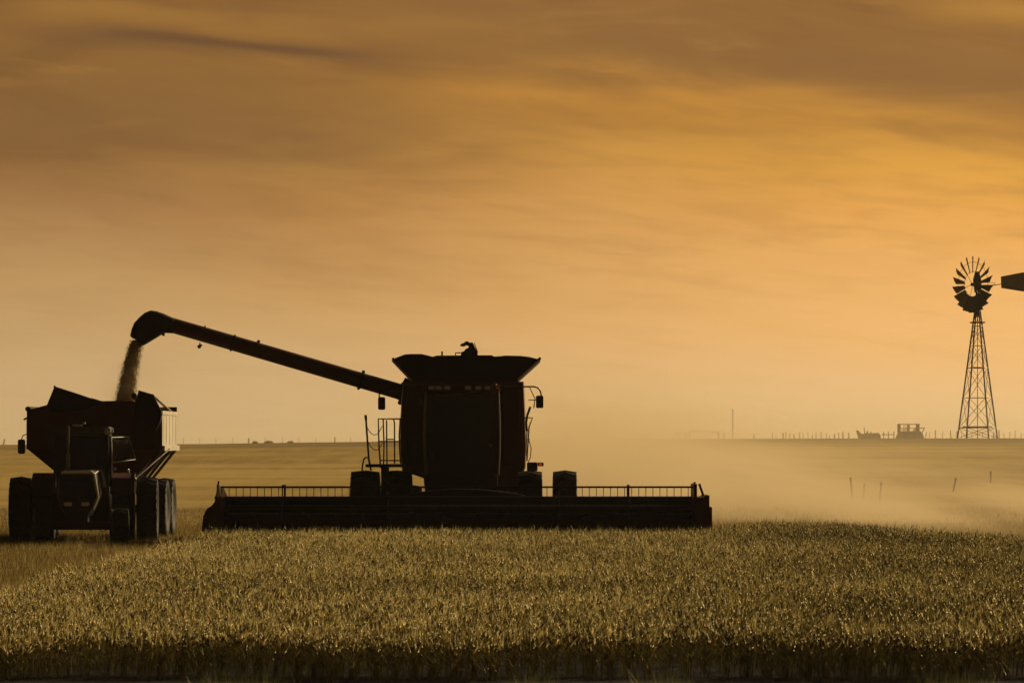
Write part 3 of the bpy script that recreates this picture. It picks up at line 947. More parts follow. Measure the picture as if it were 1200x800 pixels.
# header
HB = 81.7
b = MB()
x0h, x1h = QX(250, 81.3), QX(826, 81.3)
b.box(x0h, x1h, Y(HB), Y(HB) + .05, .16, QZ(581.5, HB))                    # back sheet
b.box(x0h, x1h, Y(HB) - .07, Y(HB) + .12, QZ(584.5, HB), QZ(581, HB) - .005)   # top beam
b.box(x0h, x1h, Y(HB) - .95, Y(HB), .10, .16)                                # floor
b.box(x0h, x1h, Y(HB) + .05, Y(HB) + .22, .2, .45)                           # bottom beam
hd = b.build('header', 'black', comb)
b = MB()   # cross auger in the trough
b.tube([(x0h + .05, Y(HB) - .38, .5), (x1h - .05, Y(HB) - .38, .5)], .2, 16)
for s in range(0, 150):
    t = s / 150
    a0 = t * 2 * pi * 18 * (1 if t < .5 else -1)
    xx = x0h + .1 + (x1h - x0h - .2) * t
    a1 = (t + 1 / 150) * 2 * pi * 18 * (1 if t < .5 else -1)
    x2 = xx + (x1h - x0h) / 150
    b.add([(xx, Y(HB) - .38 + .2 * cos(a0), .5 + .2 * sin(a0)), (xx, Y(HB) - .38 + .3 * cos(a0), .5 + .3 * sin(a0)),
           (x2, Y(HB) - .38 + .3 * cos(a1), .5 + .3 * sin(a1)), (x2, Y(HB) - .38 + .2 * cos(a1), .5 + .2 * sin(a1))], [(0, 1, 2, 3)])
b.build('cross_auger', 'black', hd)
b = MB()   # knife guards
b.box(x0h, x1h, Y(HB) - 1.02, Y(HB) - .93, .10, .13)
k = x0h + .05
while k < x1h:
    b.hexa([(k - .02, Y(HB) - 1.0, .10), (k + .02, Y(HB) - 1.0, .10), (k + .02, Y(HB) - .98, .10), (k - .02, Y(HB) - .98, .10),
            (k - .004, Y(HB) - 1.14, .115), (k + .004, Y(HB) - 1.14, .115), (k + .02, Y(HB) - .98, .135), (k - .02, Y(HB) - .98, .135)])
    k += .0762
b.build('cutter_bar', 'steel', hd)
# reel: six tined bats on end discs
DRL = 80.9
rx0, rx1 = QX(257, DRL), QX(815, DRL)
rc = (Y(DRL), .80); RR = .47
b = MB()
b.tube([(rx0, rc[0], rc[1]), (rx1, rc[0], rc[1])], .075, 12)
for k in range(6):
    a = pi / 2 + 2 * pi * k / 6
    by, bz = rc[0] + RR * cos(a), rc[1] + RR * sin(a)
    b.box(rx0, rx1, by - .035, by + .035, bz - .018, bz + .022)
    xx = rx0 + .06
    while xx < rx1:
        b.hexa([(xx - .006, by - .006, bz - .24), (xx + .006, by - .006, bz - .24), (xx + .006, by + .006, bz - .24), (xx - .006, by + .006, bz - .24),
                (xx - .008, by - .008, bz), (xx + .008, by - .008, bz), (xx + .008, by + .008, bz), (xx - .008, by + .008, bz)])
        xx += .155
for xx in (rx0, QX(331, DRL), QX(455, DRL), QX(655, DRL), QX(737, DRL), rx1):
    for k in range(6):
        a = pi / 2 + 2 * pi * k / 6
        b.tube([(xx, rc[0], rc[1]), (xx, rc[0] + RR * cos(a), rc[1] + RR * sin(a))], .014, 6)
b.build('reel', 'black', hd)
b = MB()
for px in (331, 737):
    xx = QX(px, DRL)
    b.box(xx - .02, xx + .02, Y(HB) - .02, Y(HB) + .1, QZ(586, HB), QZ(567.5, HB))
    b.tube([(xx, Y(HB), QZ(568.5, HB)), (xx, rc[0], rc[1] + .50)], .02)
b.build('reel_support', 'black', hd, each=True)
b = MB()
b.tube([(rx0 - .05, Y(HB), 1.02), (rx0 - .05, rc[0], rc[1] + .05), (rx0 - .05, rc[0] - .3, rc[1])], .045)
b.tube([(rx1 + .06, Y(HB), 1.02), (rx1 + .06, rc[0], rc[1] + .05), (rx1 + .06, rc[0] - .3, rc[1])], .045)
b.build('reel_arm', 'black', hd, each=True)
# end shields / dividers
b = MB()
b.prism(poly([(240, 640), (239.7, 618), (241, 604), (245.5, 595), (251, 591.5), (254.5, 587), (256, 578), (257.5, 571), (262, 581), (262, 640)], 81.0), Y(80.3), Y(82.0))
b.build('end_shield', 'dark_red', hd)
b = MB()
b.prism(poly([(812, 567), (815.5, 566.5), (815.5, 582.5), (822, 582), (825, 580), (830, 579.7), (830, 593), (833, 593.5), (833.3, 640), (812, 640)], 81.0), Y(80.5), Y(82.0))
b.build('end_shield', 'dark_red', hd)
b = MB()
b.tube([Q(819.5, 566.5, 81), Q(824.5, 581, 81)], .028, 8)
b.tube([Q(256, 563.5, 81), Q(256, 572, 81)], .02, 8)
b.tube([Q(814, 564.5, 81), Q(814, 570, 81)], .025, 8)
b.build('crop_deflector', 'black', hd, each=True)
b = MB()
b.cbox(QX(254, 80.28), QX(258, 80.28), Y(80.22), Y(80.30) - .003, QZ(582, 80.28), QZ(567, 80.28), .012)
b.build('end_reflector', 'cream', hd)
b = MB()
b.box(QX(832.6, 80.9), QX(833.9, 80.9), Y(80.7), Y(81.9), QZ(622, 80.9), QZ(598, 80.9))
b.build('edge_strip', 'blue', hd)

# ------------------------------------------------------------------ tractor
TO = Vector((-9.70, 83.6, 0))
trac = empty('tractor', TO, radians(3.5))
tag(trac, 'dark tractor with twin rear tyres towing the grain cart at the left edge', 'tractor')
RW = .74
for xx in (-1.43, -.90, .90, 1.43):
    tyre_parts(trac, (xx, 0, RW), RW, .47, 22, .42)
for xx in (-.78, .90):
    tyre_parts(trac, (xx, -2.4, .41), .41, .40, 16, .22, radians(6))
b = MB()
b.tube([(-1.55, 0, RW), (1.55, 0, RW)], .09, 12)
b.build('rear_axle', 'black', trac)
b = MB()
b.box(-.8, .85, -2.5, -2.3, .33, .50)
b.box(-.16, .16, -2.75, -2.1, .40, .62)
b.build('front_axle', 'black', trac)
b = MB()
hoodp = [(-.34, 1.60), (.30, 1.60), (.36, 1.55), (.44, 1.06), (.34, .80), (.24, .62), (-.24, .62), (-.34, .80), (-.44, 1.06), (-.38, 1.55)]
loops = [[(x_ * .93, -2.98, .62 + (z_ - .62) * .95) for x_, z_ in hoodp], [(x_, -2.9, z_) for x_, z_ in hoodp], [(x_ * 1.05, -1.05, .62 + (z_ - .62) * 1.06) for x_, z_ in hoodp]]
b.loft(loops)
hood = b.build('hood', 'black', trac)
b = MB()
b.cbox(-.30, .28, -3.02, -2.97, 1.02, 1.44, .03)
for k in range(7):
    b.box(-.28, .26, -3.035, -3.02, 1.06 + k * .055, 1.075 + k * .055)
b.build('grille', 'black', hood)
b = MB()
for xx in (-.19, .19):
    b.cbox(xx - .09, xx + .09, -3.03, -2.975, .86, .95, .02)
b.build('headlight', 'lens', hood, each=True)
b = MB()   # pale hood trim strip (top front and right shoulder)
b.tube([(.29, -2.93, 1.615), (.37, -2.93, 1.555), (.455, -2.93, 1.06), (.35, -2.93, .80)], .034, 8)
b.tube([(.37, -2.93, 1.56), (.39, -1.2, 1.62)], .02, 6)
b.box(-.34, .30, -2.96, -2.86, 1.545, 1.585 + .03)
b.build('hood_trim', 'cream', hood)
b = MB()
b.box(-.2, .2, -2.3, .3, .42, .66)
b.box(-.3, .3, -.6, .35, .55, 1.2)
b.build('chassis', 'black', trac)
for sx in (-1, 1):
    b = MB(); b.cbox(min(sx * .22, sx * .66), max(sx * .22, sx * .66), -1.35, -.3, .38, 1.12, .06); b.build('fuel_tank', 'black', trac)
b = MB()
for sx in (-1, 1):
    b.loft([[(sx * .66, RW_y, z_) for RW_y, z_ in ((-.75, 1.1), (-.5, 1.45), (0, 1.56), (.5, 1.45), (.75, 1.1), (.7, 1.05), (.45, 1.38), (0, 1.5), (-.45, 1.38), (-.7, 1.05))],
            [(sx * 1.15, RW_y, z_) for RW_y, z_ in ((-.75, 1.1), (-.5, 1.45), (0, 1.56), (.5, 1.45), (.75, 1.1), (.7, 1.05), (.45, 1.38), (0, 1.5), (-.45, 1.38), (-.7, 1.05))]])
b.build('fender', 'dark_red', trac, each=True)
# cab
b = MB()
cx0, cx1 = -.62, .62
b.cbox(cx0 - .03, cx1 + .03, -1.25, .40, 2.43, 2.60, .05)
b.box(cx0 + .02, cx1 - .02, -1.15, .35, 2.39, 2.43)
roof = b.build('cab_roof', 'grey', trac)
b = MB()
b.cbox(.52, .655, -1.29, -1.20, 2.42, 2.57, .02)
b.build('roof_lamp', 'lens', roof)
b = MB()
b.cbox(-.20, .02, -1.28, -1.2, 2.61, 2.65, .01); b.ball((.06, -1.0, 2.68), .03)
b.build('roof_marker', 'lens', roof, each=True)
b = MB()
b.box(cx0, cx1, -1.15, .35, .98, 1.25)
b.box(cx0, cx1, .30, .35, 1.25, 1.65)
b.build('cab_body', 'dark_red', trac)
b = MB()
for xx in (cx0 + .03, cx1 - .03):
    b.tube([(xx, -1.12, 1.22), (xx, -1.18, 2.42)], .03, 6)
    b.tube([(xx, .30, 1.22), (xx, .30, 2.42)], .03, 6)
b.build('cab_pillar', 'black', trac, each=True)
b = MB()
b.box(cx0 + .06, cx1 - .06, -1.15, -1.138, 1.25, 2.40)
b.build('windshield', 'glass', trac)
b = MB()
b.box(cx0 + .02, cx0 + .03, -1.08, .27, 1.25, 2.40)
b.box(cx0 + .06, cx1 - .06, .30, .31, 1.65, 2.40)
b.build('side_window', 'glass', trac, each=True)
# open door on the right-hand side of the picture
b = MB()
d0 = (cx1 + .02, -1.10); d1 = (cx1 + .40, -.35)
gp = [(d0[0], d0[1], 1.78), (d1[0] + .14, d1[1], 1.84), (d1[0], d1[1], 2.37), (d0[0], d0[1], 2.36)]
gp = [(.68, -1.1, 1.80), (1.17, -.45, 1.86), (1.02, -.45, 2.37), (.66, -1.1, 2.36)]
b.hexa(gp + [(a + .004, c_ - .012, z_) for a, c_, z_ in gp])
b.build('door_window', 'side_glass', trac)
b = MB()
b.tube([gp[0], gp[3], gp[2], gp[1], gp[0]], .018, 6)
b.tube([gp[3], (1.02, -.45, 1.85)], .012, 6)
dr = b.build('door_frame', 'cream', trac)
b = MB()
b.ball((.73, -1.15, 1.66), .045); b.ball((1.02, -.75, 1.6), .05, sc_=(.8, .8, 1.3))
b.build('side_marker', 'lens', trac, each=True)
b = MB()
b.tube([(-.26, -1.75, 1.6), (-.26, -1.75, 2.0)], .045, 10)
b.tube([(-.26, -1.75, 1.95), (-.26, -1.75, 2.62)], .028, 10)
b.build('exhaust_pipe', 'steel', trac)
b = MB()
b.cbox(-.25, .25, -.05, .05, 1.3, 2.05, .05); b.cbox(-.25, .25, -.45, .05, 1.28, 1.42, .04)
b.build('driver_seat', 'seat', trac)
b = MB()
b.tube([(0.05, -.9, 1.25), (0.05, -.75, 1.75)], .03)
b.tube([(0.05 + .2 * cos(2 * pi * k / 14), -.75 + .08 * sin(2 * pi * k / 14), 1.75 + .16 * sin(2 * pi * k / 14)) for k in range(15)], .014, 6)
b.build('steering_wheel', 'seat', trac)
b = MB()   # hoses and drawbar seen under the belly
b.tube([(-.10, 1.0, .42), (.28, 1.0, .42)], .02, 6)
b.tube([(-.05, .95, .42), (-.03, .95, .28), (.02, .95, .25)], .018, 6)
b.tube([(.12, .95, .42), (.1, .95, .22)], .02, 6)
b.tube([(.28, .95, .44), (.30, .95, .26), (.38, .95, .2), (.45, .95, .24), (.46, .95, .5)], .016, 6)
b.box(-.06, .06, .3, 1.3, .38, .46)
b.build('hitch_hose', 'hose', trac, each=True)
b = MB()   # stay drawn in for the thin lit line between the duals
b.tube([(.0, 0, 0), (0, 0, .01)], .001, 4) if False else None
b.tube([(1.165, -.02, .12), (1.165, -.02, 1.40)], .03, 6) if False else None
b.tube([(1.165, -.76, .55), (1.165, -.76, 1.42), (1.9, .9, 2.1)], .018, 6)
b.ball((1.165, -.78, 1.42), .05)
b.build('hand_rail', 'steel', trac, each=True)

# ------------------------------------------------------------------ grain cart
GO = Vector((-9.69, 87.3, 0))
cart = empty('grain_cart', GO)
tag(cart, 'tall dark hopper grain cart with one sunlit side, being filled behind the tractor', 'grain cart')
def G(px, py, d): return P(px, py, d) - GO
def gpoly(pts, d): return [(P(a, c_, d).x - GO.x, P(a, c_, d).z) for a, c_ in pts]
def GY(d): return d - GO.y
D0, D1 = 85.3, 89.1
gx0, gx1 = G(31, 500, D0).x, G(190, 500, D0).x
ztop, zlow = P(0, 482, D0).z, P(0, 525, D0).z
b = MB()
T = .05
zt = P(0, 470, D0).z
# front wall with its traced outline, rear wall, side walls, hopper slopes
b.prism(gpoly([(36, 479.5), (54, 474.5), (90, 470), (133, 469.5), (162, 470), (186, 477), (190, 486), (190, 526), (31, 526), (31, 492)], D0), 0 + GY(D0), GY(D0) + T)
b.prism([(gx0, zlow), (gx1, zlow), (gx1, zt - .1), (gx0, zt - .1)], GY(D1) - T, GY(D1))
b.box(gx0, gx0 + T, GY(D0) + T, GY(D1) - T, zlow, ztop)
body = b.build('hopper_box', 'dark_red', cart)
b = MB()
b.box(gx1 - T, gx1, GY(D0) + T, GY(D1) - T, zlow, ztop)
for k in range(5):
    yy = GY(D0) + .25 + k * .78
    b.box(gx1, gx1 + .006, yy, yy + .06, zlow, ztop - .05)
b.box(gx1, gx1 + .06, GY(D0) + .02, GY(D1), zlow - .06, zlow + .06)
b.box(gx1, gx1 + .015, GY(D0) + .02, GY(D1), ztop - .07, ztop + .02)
b.build('side_panel', 'cream', cart)  # lighter base than the other walls; the sun's brightness put into colour
b = MB()
zb = 1.15
bx0, bx1 = gx0 + 1.05, gx1 - 1.0
fy0, fy1 = GY(D0) + .9, GY(D1) - .9
b.loft([[(gx0, GY(D0), zlow), (gx1, GY(D0), zlow), (gx1, GY(D1), zlow), (gx0, GY(D1), zlow)],
        [(bx0, fy0, zb), (bx1, fy0, zb), (bx1, fy1, zb), (bx0, fy1, zb)]])
b.build('hopper_slope', 'dark_red', cart)
b = MB()   # struts under the lit side
for yy in (GY(D0) + .05, GY(D0) + 1.2, GY(D0) + 2.4, GY(D1) - .05):
    b.tube([(gx1 - .02, yy, zlow - .03), (bx1 + .25, yy, zb + .02)], .035, 8)
b.build('hopper_strut', 'steel', cart, each=True)
b = MB()   # raised front corner boards
b.prism(gpoly([(55, 474.5), (64, 452.5), (90, 460.8), (108, 467), (121, 471.5), (100, 480), (60, 482)], D0 - .04), GY(D0) - .06, GY(D0) - .01)
b.prism(gpoly([(158, 475), (162.5, 457), (180, 462.3), (189, 481), (187.5, 492), (183, 503), (170, 495), (158, 488)], D0 - .04), GY(D0) - .06, GY(D0) - .01)
b.build('corner_board', 'black', cart, each=True)
b = MB()
b.tube([G(64, 453, D0), G(64, 453, D0) + Vector((.3, 3.4, -.55))], .03, 8)
b.tube([G(179, 463, D0), G(179, 463, D0) + Vector((.1, 3.4, -.35))], .03, 8)
b.tube([G(107, 466.8, D0 - .05), G(122, 471.5, D0 - .05)], .02, 6)
b.build('tarp_bow', 'steel', cart, each=True)
b = MB()
b.tube([G(32.5, 479, D0 - .05), G(32.5, 479, D0) + Vector((0, 3.6, 0))], .06, 12)
b.tube([G(157, 463.3, D0 - .05), G(157, 463.3, D0) + Vector((0, .8, -.1))], .065, 12)
b.tube([G(33, 480, D0), G(34, 491, D0)], .03, 6)
b.tube([G(27.8, 491.5, D0), G(36, 487.5, D0)], .025, 6)
b.build('tarp_roll', 'tarp', cart, each=True)
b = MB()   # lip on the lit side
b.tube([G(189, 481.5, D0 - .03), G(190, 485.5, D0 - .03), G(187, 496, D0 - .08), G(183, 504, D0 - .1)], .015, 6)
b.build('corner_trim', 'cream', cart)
b = MB()
b.tube([G(31, 508.5, D0), G(27, 510, D0), G(25, 515, D0)], .012, 6)
b.cbox(G(21, 515, D0).x, G(29.5, 515, D0).x, GY(D0) - .05, GY(D0) + .05, P(0, 531.5, D0).z, P(0, 514.5, D0).z, .03)
b.build('corner_lamp', 'black', cart)
b = MB()   # grain heap inside
nr, ns = 8, 24
loops = []
hz = P(0, 468.5, 86.6).z
for i in range(nr):
    t = i / (nr - 1)
    loops.append([(G(147, 0, 86.6).x * (1 - t) + t * 0.0 + (1.5 * t) * cos(2 * pi * k / ns) * (1 if abs(1.5 * t * cos(2 * pi * k / ns)) < 1.5 else 1), GY(87.0) + 1.6 * t * sin(2 * pi * k / ns), hz + .05 - .55 * t + .02 * sin(5 * k)) for k in range(ns)])
b.loft(loops)
grain_m = material('wheat_grain', (0.42, 0.30, 0.11), 0.8, 0, 0.6, (0.22, 0.15, 0.05), 9.0, 0.2, bump=0.6)
gh = b.build('grain_heap', grain_m, None)
gh.location = GO
tag(gh, 'heap of harvested grain lying inside the grain cart', 'grain heap')
b = MB()
b.box(-.5, .5, GY(86.6), GY(88.5), .85, 1.2)
b.tube([(-1.5, GY(86.75), .68), (1.5, GY(86.75), .68)], .08); b.tube([(-1.5, GY(88.3), .68), (1.5, GY(88.3), .68)], .08)
b.hexa([(-.5, GY(86.6), .7), (.5, GY(86.6), .7), (.06, GY(84.6), .42), (-.06, GY(84.6), .42), (-.5, GY(86.6), .9), (.5, GY(86.6), .9), (.06, GY(84.6), .55), (-.06, GY(84.6), .55)])
b.build('cart_chassis', 'black', cart)
for yy in (86.75, 88.35):
    for s in (-1, 1):
        tyre_parts(cart, (s * 1.37, GY(yy), .70), .70, .46, 20, .40)

# falling grain
def falling_grain():
    top = P(160.5, 399, 86.3); bot = P(146.5, 470.5, 86.6)
    b = MB(top)
    loops = []
    nseg = 26; ns = 14
    rr = random.Random(5)
    for i in range(nseg + 1):
        t = i / nseg
        c = top.lerp(bot, t)
        c.x += -.03 * sin(t * pi)
        r = .12 + .07 * t
        lp = []
        for k in range(ns):
            a = 2 * pi * k / ns
            q = r * (1 + rr.uniform(-.13, .13) + .12 * sin(7 * t * pi + 2 * a))
            lp.append((c.x + q * cos(a), c.y + q * sin(a), c.z + rr.uniform(-.02, .02)))
        loops.append(lp)
    b.loft(loops)
    for i in range(7000):
        t = rr.random() ** .9
        c = top.lerp(bot, t)
        r = (.15 + .08 * t) * (0.8 + abs(rr.gauss(0, .22)))
        a = rr.uniform(0, 2 * pi)
        p = Vector((c.x - .03 * sin(t * pi) + r * cos(a), c.y + r * sin(a), c.z + rr.uniform(-.04, .04)))
        s = rr.uniform(.003, .008)
        e = Vector((rr.uniform(-.3, .3), rr.uniform(-.3, .3), 1)).normalized() * s * 1.8
        b.add([tuple(p + e), tuple(p - e), tuple(p + Vector((s, 0, 0))), tuple(p + Vector((-s * .5, s * .8, 0))), tuple(p + Vector((-s * .5, -s * .8, 0)))],
              [(0, 2, 3), (0, 3, 4), (0, 4, 2), (1, 3, 2), (1, 4, 3), (1, 2, 4)])
    o = b.build('falling_grain', grain_m, None, 0)
    o.location = top
    tag(o, 'stream of grain pouring from the auger spout into the cart', 'grain', kind='stuff')
falling_grain()

# ------------------------------------------------------------------ windmill
WD = 230.0
WX = (1145.5 - 600) * WD / F
wz0 = float(terrain(WX, WD))
WO = Vector((WX, WD, wz0))
mill = empty('windmill', WO)
tag(mill, 'farm windmill with a bladed wheel and tail vane on a steel lattice tower', 'windmill')
def WZ(py): return H + (HY - py) * WD / F - wz0
S = WD / F
ZT = WZ(364)
zr0 = WZ(513)
R0 = 26.5 * S; RTOP = 3.6 * S
th0 = radians(22)
def legp(k, z_):
    t = (z_ - zr0) / (ZT - zr0)
    r = R0 + (RTOP - R0) * t
    a = th0 + k * pi / 2
    return Vector((r * cos(a), r * sin(a), z_))
for k in range(4):
    b = MB()
    b.tube([legp(k, -.3), legp(k, ZT)], .045, 6)
    b.build('tower_leg', 'galv', mill)
b = MB()
levels = [0.02, WZ(501), WZ(466), WZ(431), WZ(405), WZ(382)]
for i, z_ in enumerate(levels[1:]):
    for k in range(4):
        b.tube([legp(k, z_), legp(k + 1, z_)], .028 if i % 2 == 0 else .018, 6)
zs = levels + [ZT]
for i in range(len(zs) - 1):
    for k in range(4):
        b.tube([legp(k, zs[i]), legp(k + 1, zs[i + 1])], .016, 5)
        b.tube([legp(k + 1, zs[i]), legp(k, zs[i + 1])], .016, 5)
b.build('lattice_brace', 'galv', mill)
b = MB()
b.tube([(0, 0, -.2), (0, 0, ZT)], .022, 6)
b.build('pump_rod', 'galv', mill)
b = MB()
zz = WZ(501)
b.box(-17 * S, 17 * S, -.2, .2, zz, zz + .09)
zz = WZ(431)
b.box(-5 * S, 5 * S, -.12, .12, zz - .03, zz + .06)
zz = WZ(378.5)
b.box(-8 * S, 8 * S, -.45, .45, zz, zz + .07)
b.build('platform', 'wood', mill)
# head: axis of the rotor; rotor faces left of the camera
yaw = radians(56)
ax = Vector((-sin(yaw), -cos(yaw), 0))       # rotor normal, towards the camera and left
hubc = Vector((0, 0, WZ(334))) + ax * .42
hc = Vector(((1139.5 - 600) * WD / F - WO.x, hubc.y, WZ(333.5)))
hubc = hc
b = MB()
pv = Vector((0, 0, WZ(336)))
b.tube([Vector((0, 0, ZT - .3)), Vector((0, 0, WZ(338)))], .12, 10)
b.tube([pv - ax * .35, hubc], .10, 10)
b.loft([[tuple(pv + Vector((x_, y_, -.35))) for x_, y_ in ((-.17, -.2), (.2, -.2), (.2, .2), (-.17, .2))],
        [tuple(pv + Vector((x_, y_, .45))) for x_, y_ in ((-.26, -.22), (.2, -.22), (.2, .22), (-.26, .22))],
        [tuple(pv + Vector((x_, y_, .95))) for x_, y_ in ((-.14, -.1), (.1, -.1), (.1, .1), (-.14, .1))]])
b.build('gearbox', 'rust', mill)
side = Vector((cos(yaw), -sin(yaw), 0)); up = Vector((0, 0, 1))
RWm = 33 * S
NB = 18
rotor = MB()
rotor.tube([hubc - ax * .12, hubc + ax * .12], .10, 12)
for rr_ in (.46 * RWm, .80 * RWm):
    pts = [hubc + (side * cos(2 * pi * k / 36) + up * sin(2 * pi * k / 36)) * rr_ for k in range(37)]
    rotor.tube(pts, .013, 5)
for k in range(6):
    a = 2 * pi * k / 6 + .2
    rotor.tube([hubc, hubc + (side * cos(a) + up * sin(a)) * .80 * RWm], .016, 5)
ro = rotor.build('rotor', 'galv', mill)
pitch = radians(35)
for k in range(NB):
    a = 2 * pi * (k + .0) / NB + pi / 2
    rad = side * cos(a) + up * sin(a)
    tan = -side * sin(a) + up * cos(a)
    wdir = tan * cos(pitch) - ax * sin(pitch)
    nrm = rad.cross(wdir).normalized() * .008
    bb = MB()
    pl = []
    for r_, w_ in ((.42 * RWm, .10), (.72 * RWm, .19), (1.0 * RWm, .27)):
        c0 = hubc + rad * r_
        cam_ = rad.cross(wdir).normalized() * .03
        pl.append([tuple(c0 - wdir * w_ + nrm), tuple(c0 + cam_ + nrm), tuple(c0 + wdir * w_ + nrm), tuple(c0 + wdir * w_ - nrm), tuple(c0 + cam_ - nrm), tuple(c0 - wdir * w_ - nrm)])
    bb.loft(pl)
    bb.build('blade', 'galv', ro)
# tail
b = MB()
tdir = Vector((sin(radians(52)), cos(radians(52)), 0))
def tp(px, py):   # a point of the tail plane seen at a photo pixel: solve along tdir
    # world x = pv.x + s*tdir.x ; perspective is weak here, iterate twice
    s = 0
    for _ in range(6):
        d = WO.y + pv.y + s * tdir.y
        s = ((px - 600) * d / F - WO.x - pv.x) / tdir.x
    d = WO.y + pv.y + s * tdir.y
    return Vector((pv.x + s * tdir.x, pv.y + s * tdir.y, H + (HY - py) * d / F - wz0))
b.tube([tp(1146, 336), tp(1173, 333)], .03, 6); b.tube([tp(1152, 331), tp(1166, 331.2)], .018, 6); b.tube([tp(1166, 331), tp(1166, 335)], .014, 5); b.tube([tp(1146, 339), tp(1160, 335.5)], .02, 6)
b.build('tail_bone', 'galv', mill)
nn = tdir.cross(up) * .012
v4 = [tp(1173, 324), tp(1199, 319), tp(1207, 321), tp(1209, 341), tp(1199, 341.5), tp(1173.5, 337.5)]
b = MB(); b.loft([[tuple(v + nn) for v in v4], [tuple(v - nn) for v in v4]])
b.build('tail_vane', 'galv', mill)

# ------------------------------------------------------------------ things on the skyline
def place(px, d, dz=0.0):
    xx = (px - 600) * d / F
    return Vector((xx, d, float(terrain(xx, d)) + dz))

def fence(name, items, d, label, wires=True):
    """items: (px, top py, half-width m, lean)"""
    root = empty(name, place(items[0][0], d))
    tag(root, label, 'fence')
    tops = []
    for px, py, hw, lean in items:
        p0 = place(px, d, -.3) - root.location
        zt_ = H + (HY - py) * d / F - root.location.z
        b = MB()
        b.tube([p0, (p0.x + lean * .6, p0.y, (p0.z + zt_) / 2), (p0.x + lean, p0.y, zt_)], [hw, hw * .95, hw * .85], 6)
        b.build('post', 'wood' if hw > .06 else 'rust', root)
        tops.append(Vector((p0.x + lean * .8, p0.y, zt_ - .12)))
    if wires:
        b = MB()
        for dz in (0, -.3, -.6):
            b.tube([t + Vector((0, 0, dz)) for t in tops], .006, 3)
        b.build('wire', 'rust', root, 0)
    return root

items = [(3, 514, .14, .2), (-20, 514.5, .05, 0)]
fl = [(-20, 514.5, .05, 0), (3, 514, .15, .35)]
for i, px in enumerate((215, 234, 253, 273)):
    fl.append((px, 512.5 + random.uniform(0, 1.2), .045, 0))
fl.append((291.5, 513.2, .15, .0))
for px in (311, 331, 350.5, 370):
    fl.append((px, 511.5 + random.uniform(0, 1.2), .045, 0))
fl.append((392, 512, .13, .1))
for px in (411, 430, 452):
    fl.append((px, 511.5 + random.uniform(0, 1), .045, 0))
fence('wire_fence', fl, 640, 'wire fence of thin and a few thick posts on the ridge left of the combine')
fr = []
rnd = random.Random(3)
for px, h_ in ((666, 7), (738, 8), (748, 4)):
    fr.append((px, 514.5 - h_ * .9, .08, 0))
for px in (884, 905, 909, 918, 921, 925.5, 931, 937, 941.5, 947, 952, 956, 962, 968, 972, 978, 983, 988, 995):
    fr.append((px, 513.5 - rnd.uniform(4.5, 8.0), rnd.choice((.05, .07, .12)), rnd.uniform(-.1, .1)))
fence('wire_fence', fr, 560, 'close-set uneven fence posts on the ridge between the tall pole and the old machinery')
fr = []
for px in (1089, 1096, 1104, 1114.5, 1121, 1127, 1133, 1139, 1146, 1152, 1158, 1164, 1171, 1177, 1183, 1189.5, 1196, 1203):
    fr.append((px, 513.2 - rnd.uniform(5.5, 9.5), rnd.choice((.05, .05, .1)), rnd.uniform(-.1, .1)))
fence('wire_fence', fr, 560, 'uneven fence posts on the ridge behind the windmill tower')

# brace frame
d = 520
root = empty('gate_frame', place(818, d)); tag(root, 'low wooden brace frame on the ridge left of the tall pole', 'gate frame')
def R_(px, py): return P(px, py, d) - root.location
for px, py, hw in ((793.5, 505, .09), (803.5, 506.5, .08), (808, 504.3, .09), (842, 506, .11), (848.5, 507, .08)):
    b = MB(); p1 = R_(px, py); b.tube([(p1.x, p1.y, -.4), p1], hw, 6); b.build('post', 'wood', root)
b = MB()
b.tube([R_(808, 504.3), R_(842, 506)], .05, 6); b.tube([R_(793.5, 508), R_(803.5, 508)], .05, 6); b.tube([R_(808, 505), R_(824, 512)], .02, 5); b.tube([R_(842, 506.5), R_(824, 512)], .02, 5)
b.build('rail', 'wood', root)

root = empty('utility_pole', place(858.7, 700)); tag(root, 'tall thin bare pole standing on the ridge in the dust', 'pole')
b = MB(); t_ = P(858.7, 479.5, 700) - root.location
b.tube([(0, 0, -.5), (0, 0, t_.z)], [.12, .08], 8); b.build('shaft', 'wood', root)
b = MB(); b.tube([(-.15, 0, t_.z - .15), (.15, 0, t_.z - .15)], .04, 5); b.build('cap', 'wood', root)

# old machinery, left one: low hull with a slanted chute and stacks
d = 430
root = empty('old_thresher', place(1018, d)); tag(root, 'low abandoned farm machine with a slanted chute and thin stack on the ridge', 'farm machine')
def R_(px, py, dd=0): return P(px, py, d + dd) - root.location
def rpoly(pts): return [(R_(a, c_).x, R_(a, c_).z) for a, c_ in pts]
b = MB(); b.prism(rpoly([(1014, 507), (1017, 507.5), (1029, 507), (1031, 510), (1032, 516), (1012, 516), (1011, 511)]), -.7, .7); b.build('hull', 'rust', root)
b = MB(); b.prism(rpoly([(1003.5, 504), (1005.5, 504.2), (1011, 511), (1012, 516), (1007, 516)]), -.5, .5); b.build('chute', 'rust', root)
b = MB(); b.tube([R_(1012.5, 500), R_(1013.5, 508)], .05, 6); b.tube([R_(1016.5, 504.5), R_(1016.5, 508)], .08, 6); b.tube([R_(1020.5, 505.5), R_(1020.5, 508)], .07, 6); b.build('stack', 'rust', root, each=True)
for px in (1010, 1028):
    b = MB(); c_ = R_(px, 512); b.lathe_x((0, 0, 0), [(-.08, .02), (-.08, .32), (.08, .32), (.08, .02)], 16); w_ = b.build('wheel', 'rust', root); w_.location = (c_.x, -.8, .35); w_.rotation_euler = (0, 0, pi / 2)
root = empty('old_rack_wagon', place(1067, d)); tag(root, 'abandoned wagon-like machine with an open post-and-rail rack beside the windmill', 'farm machine')
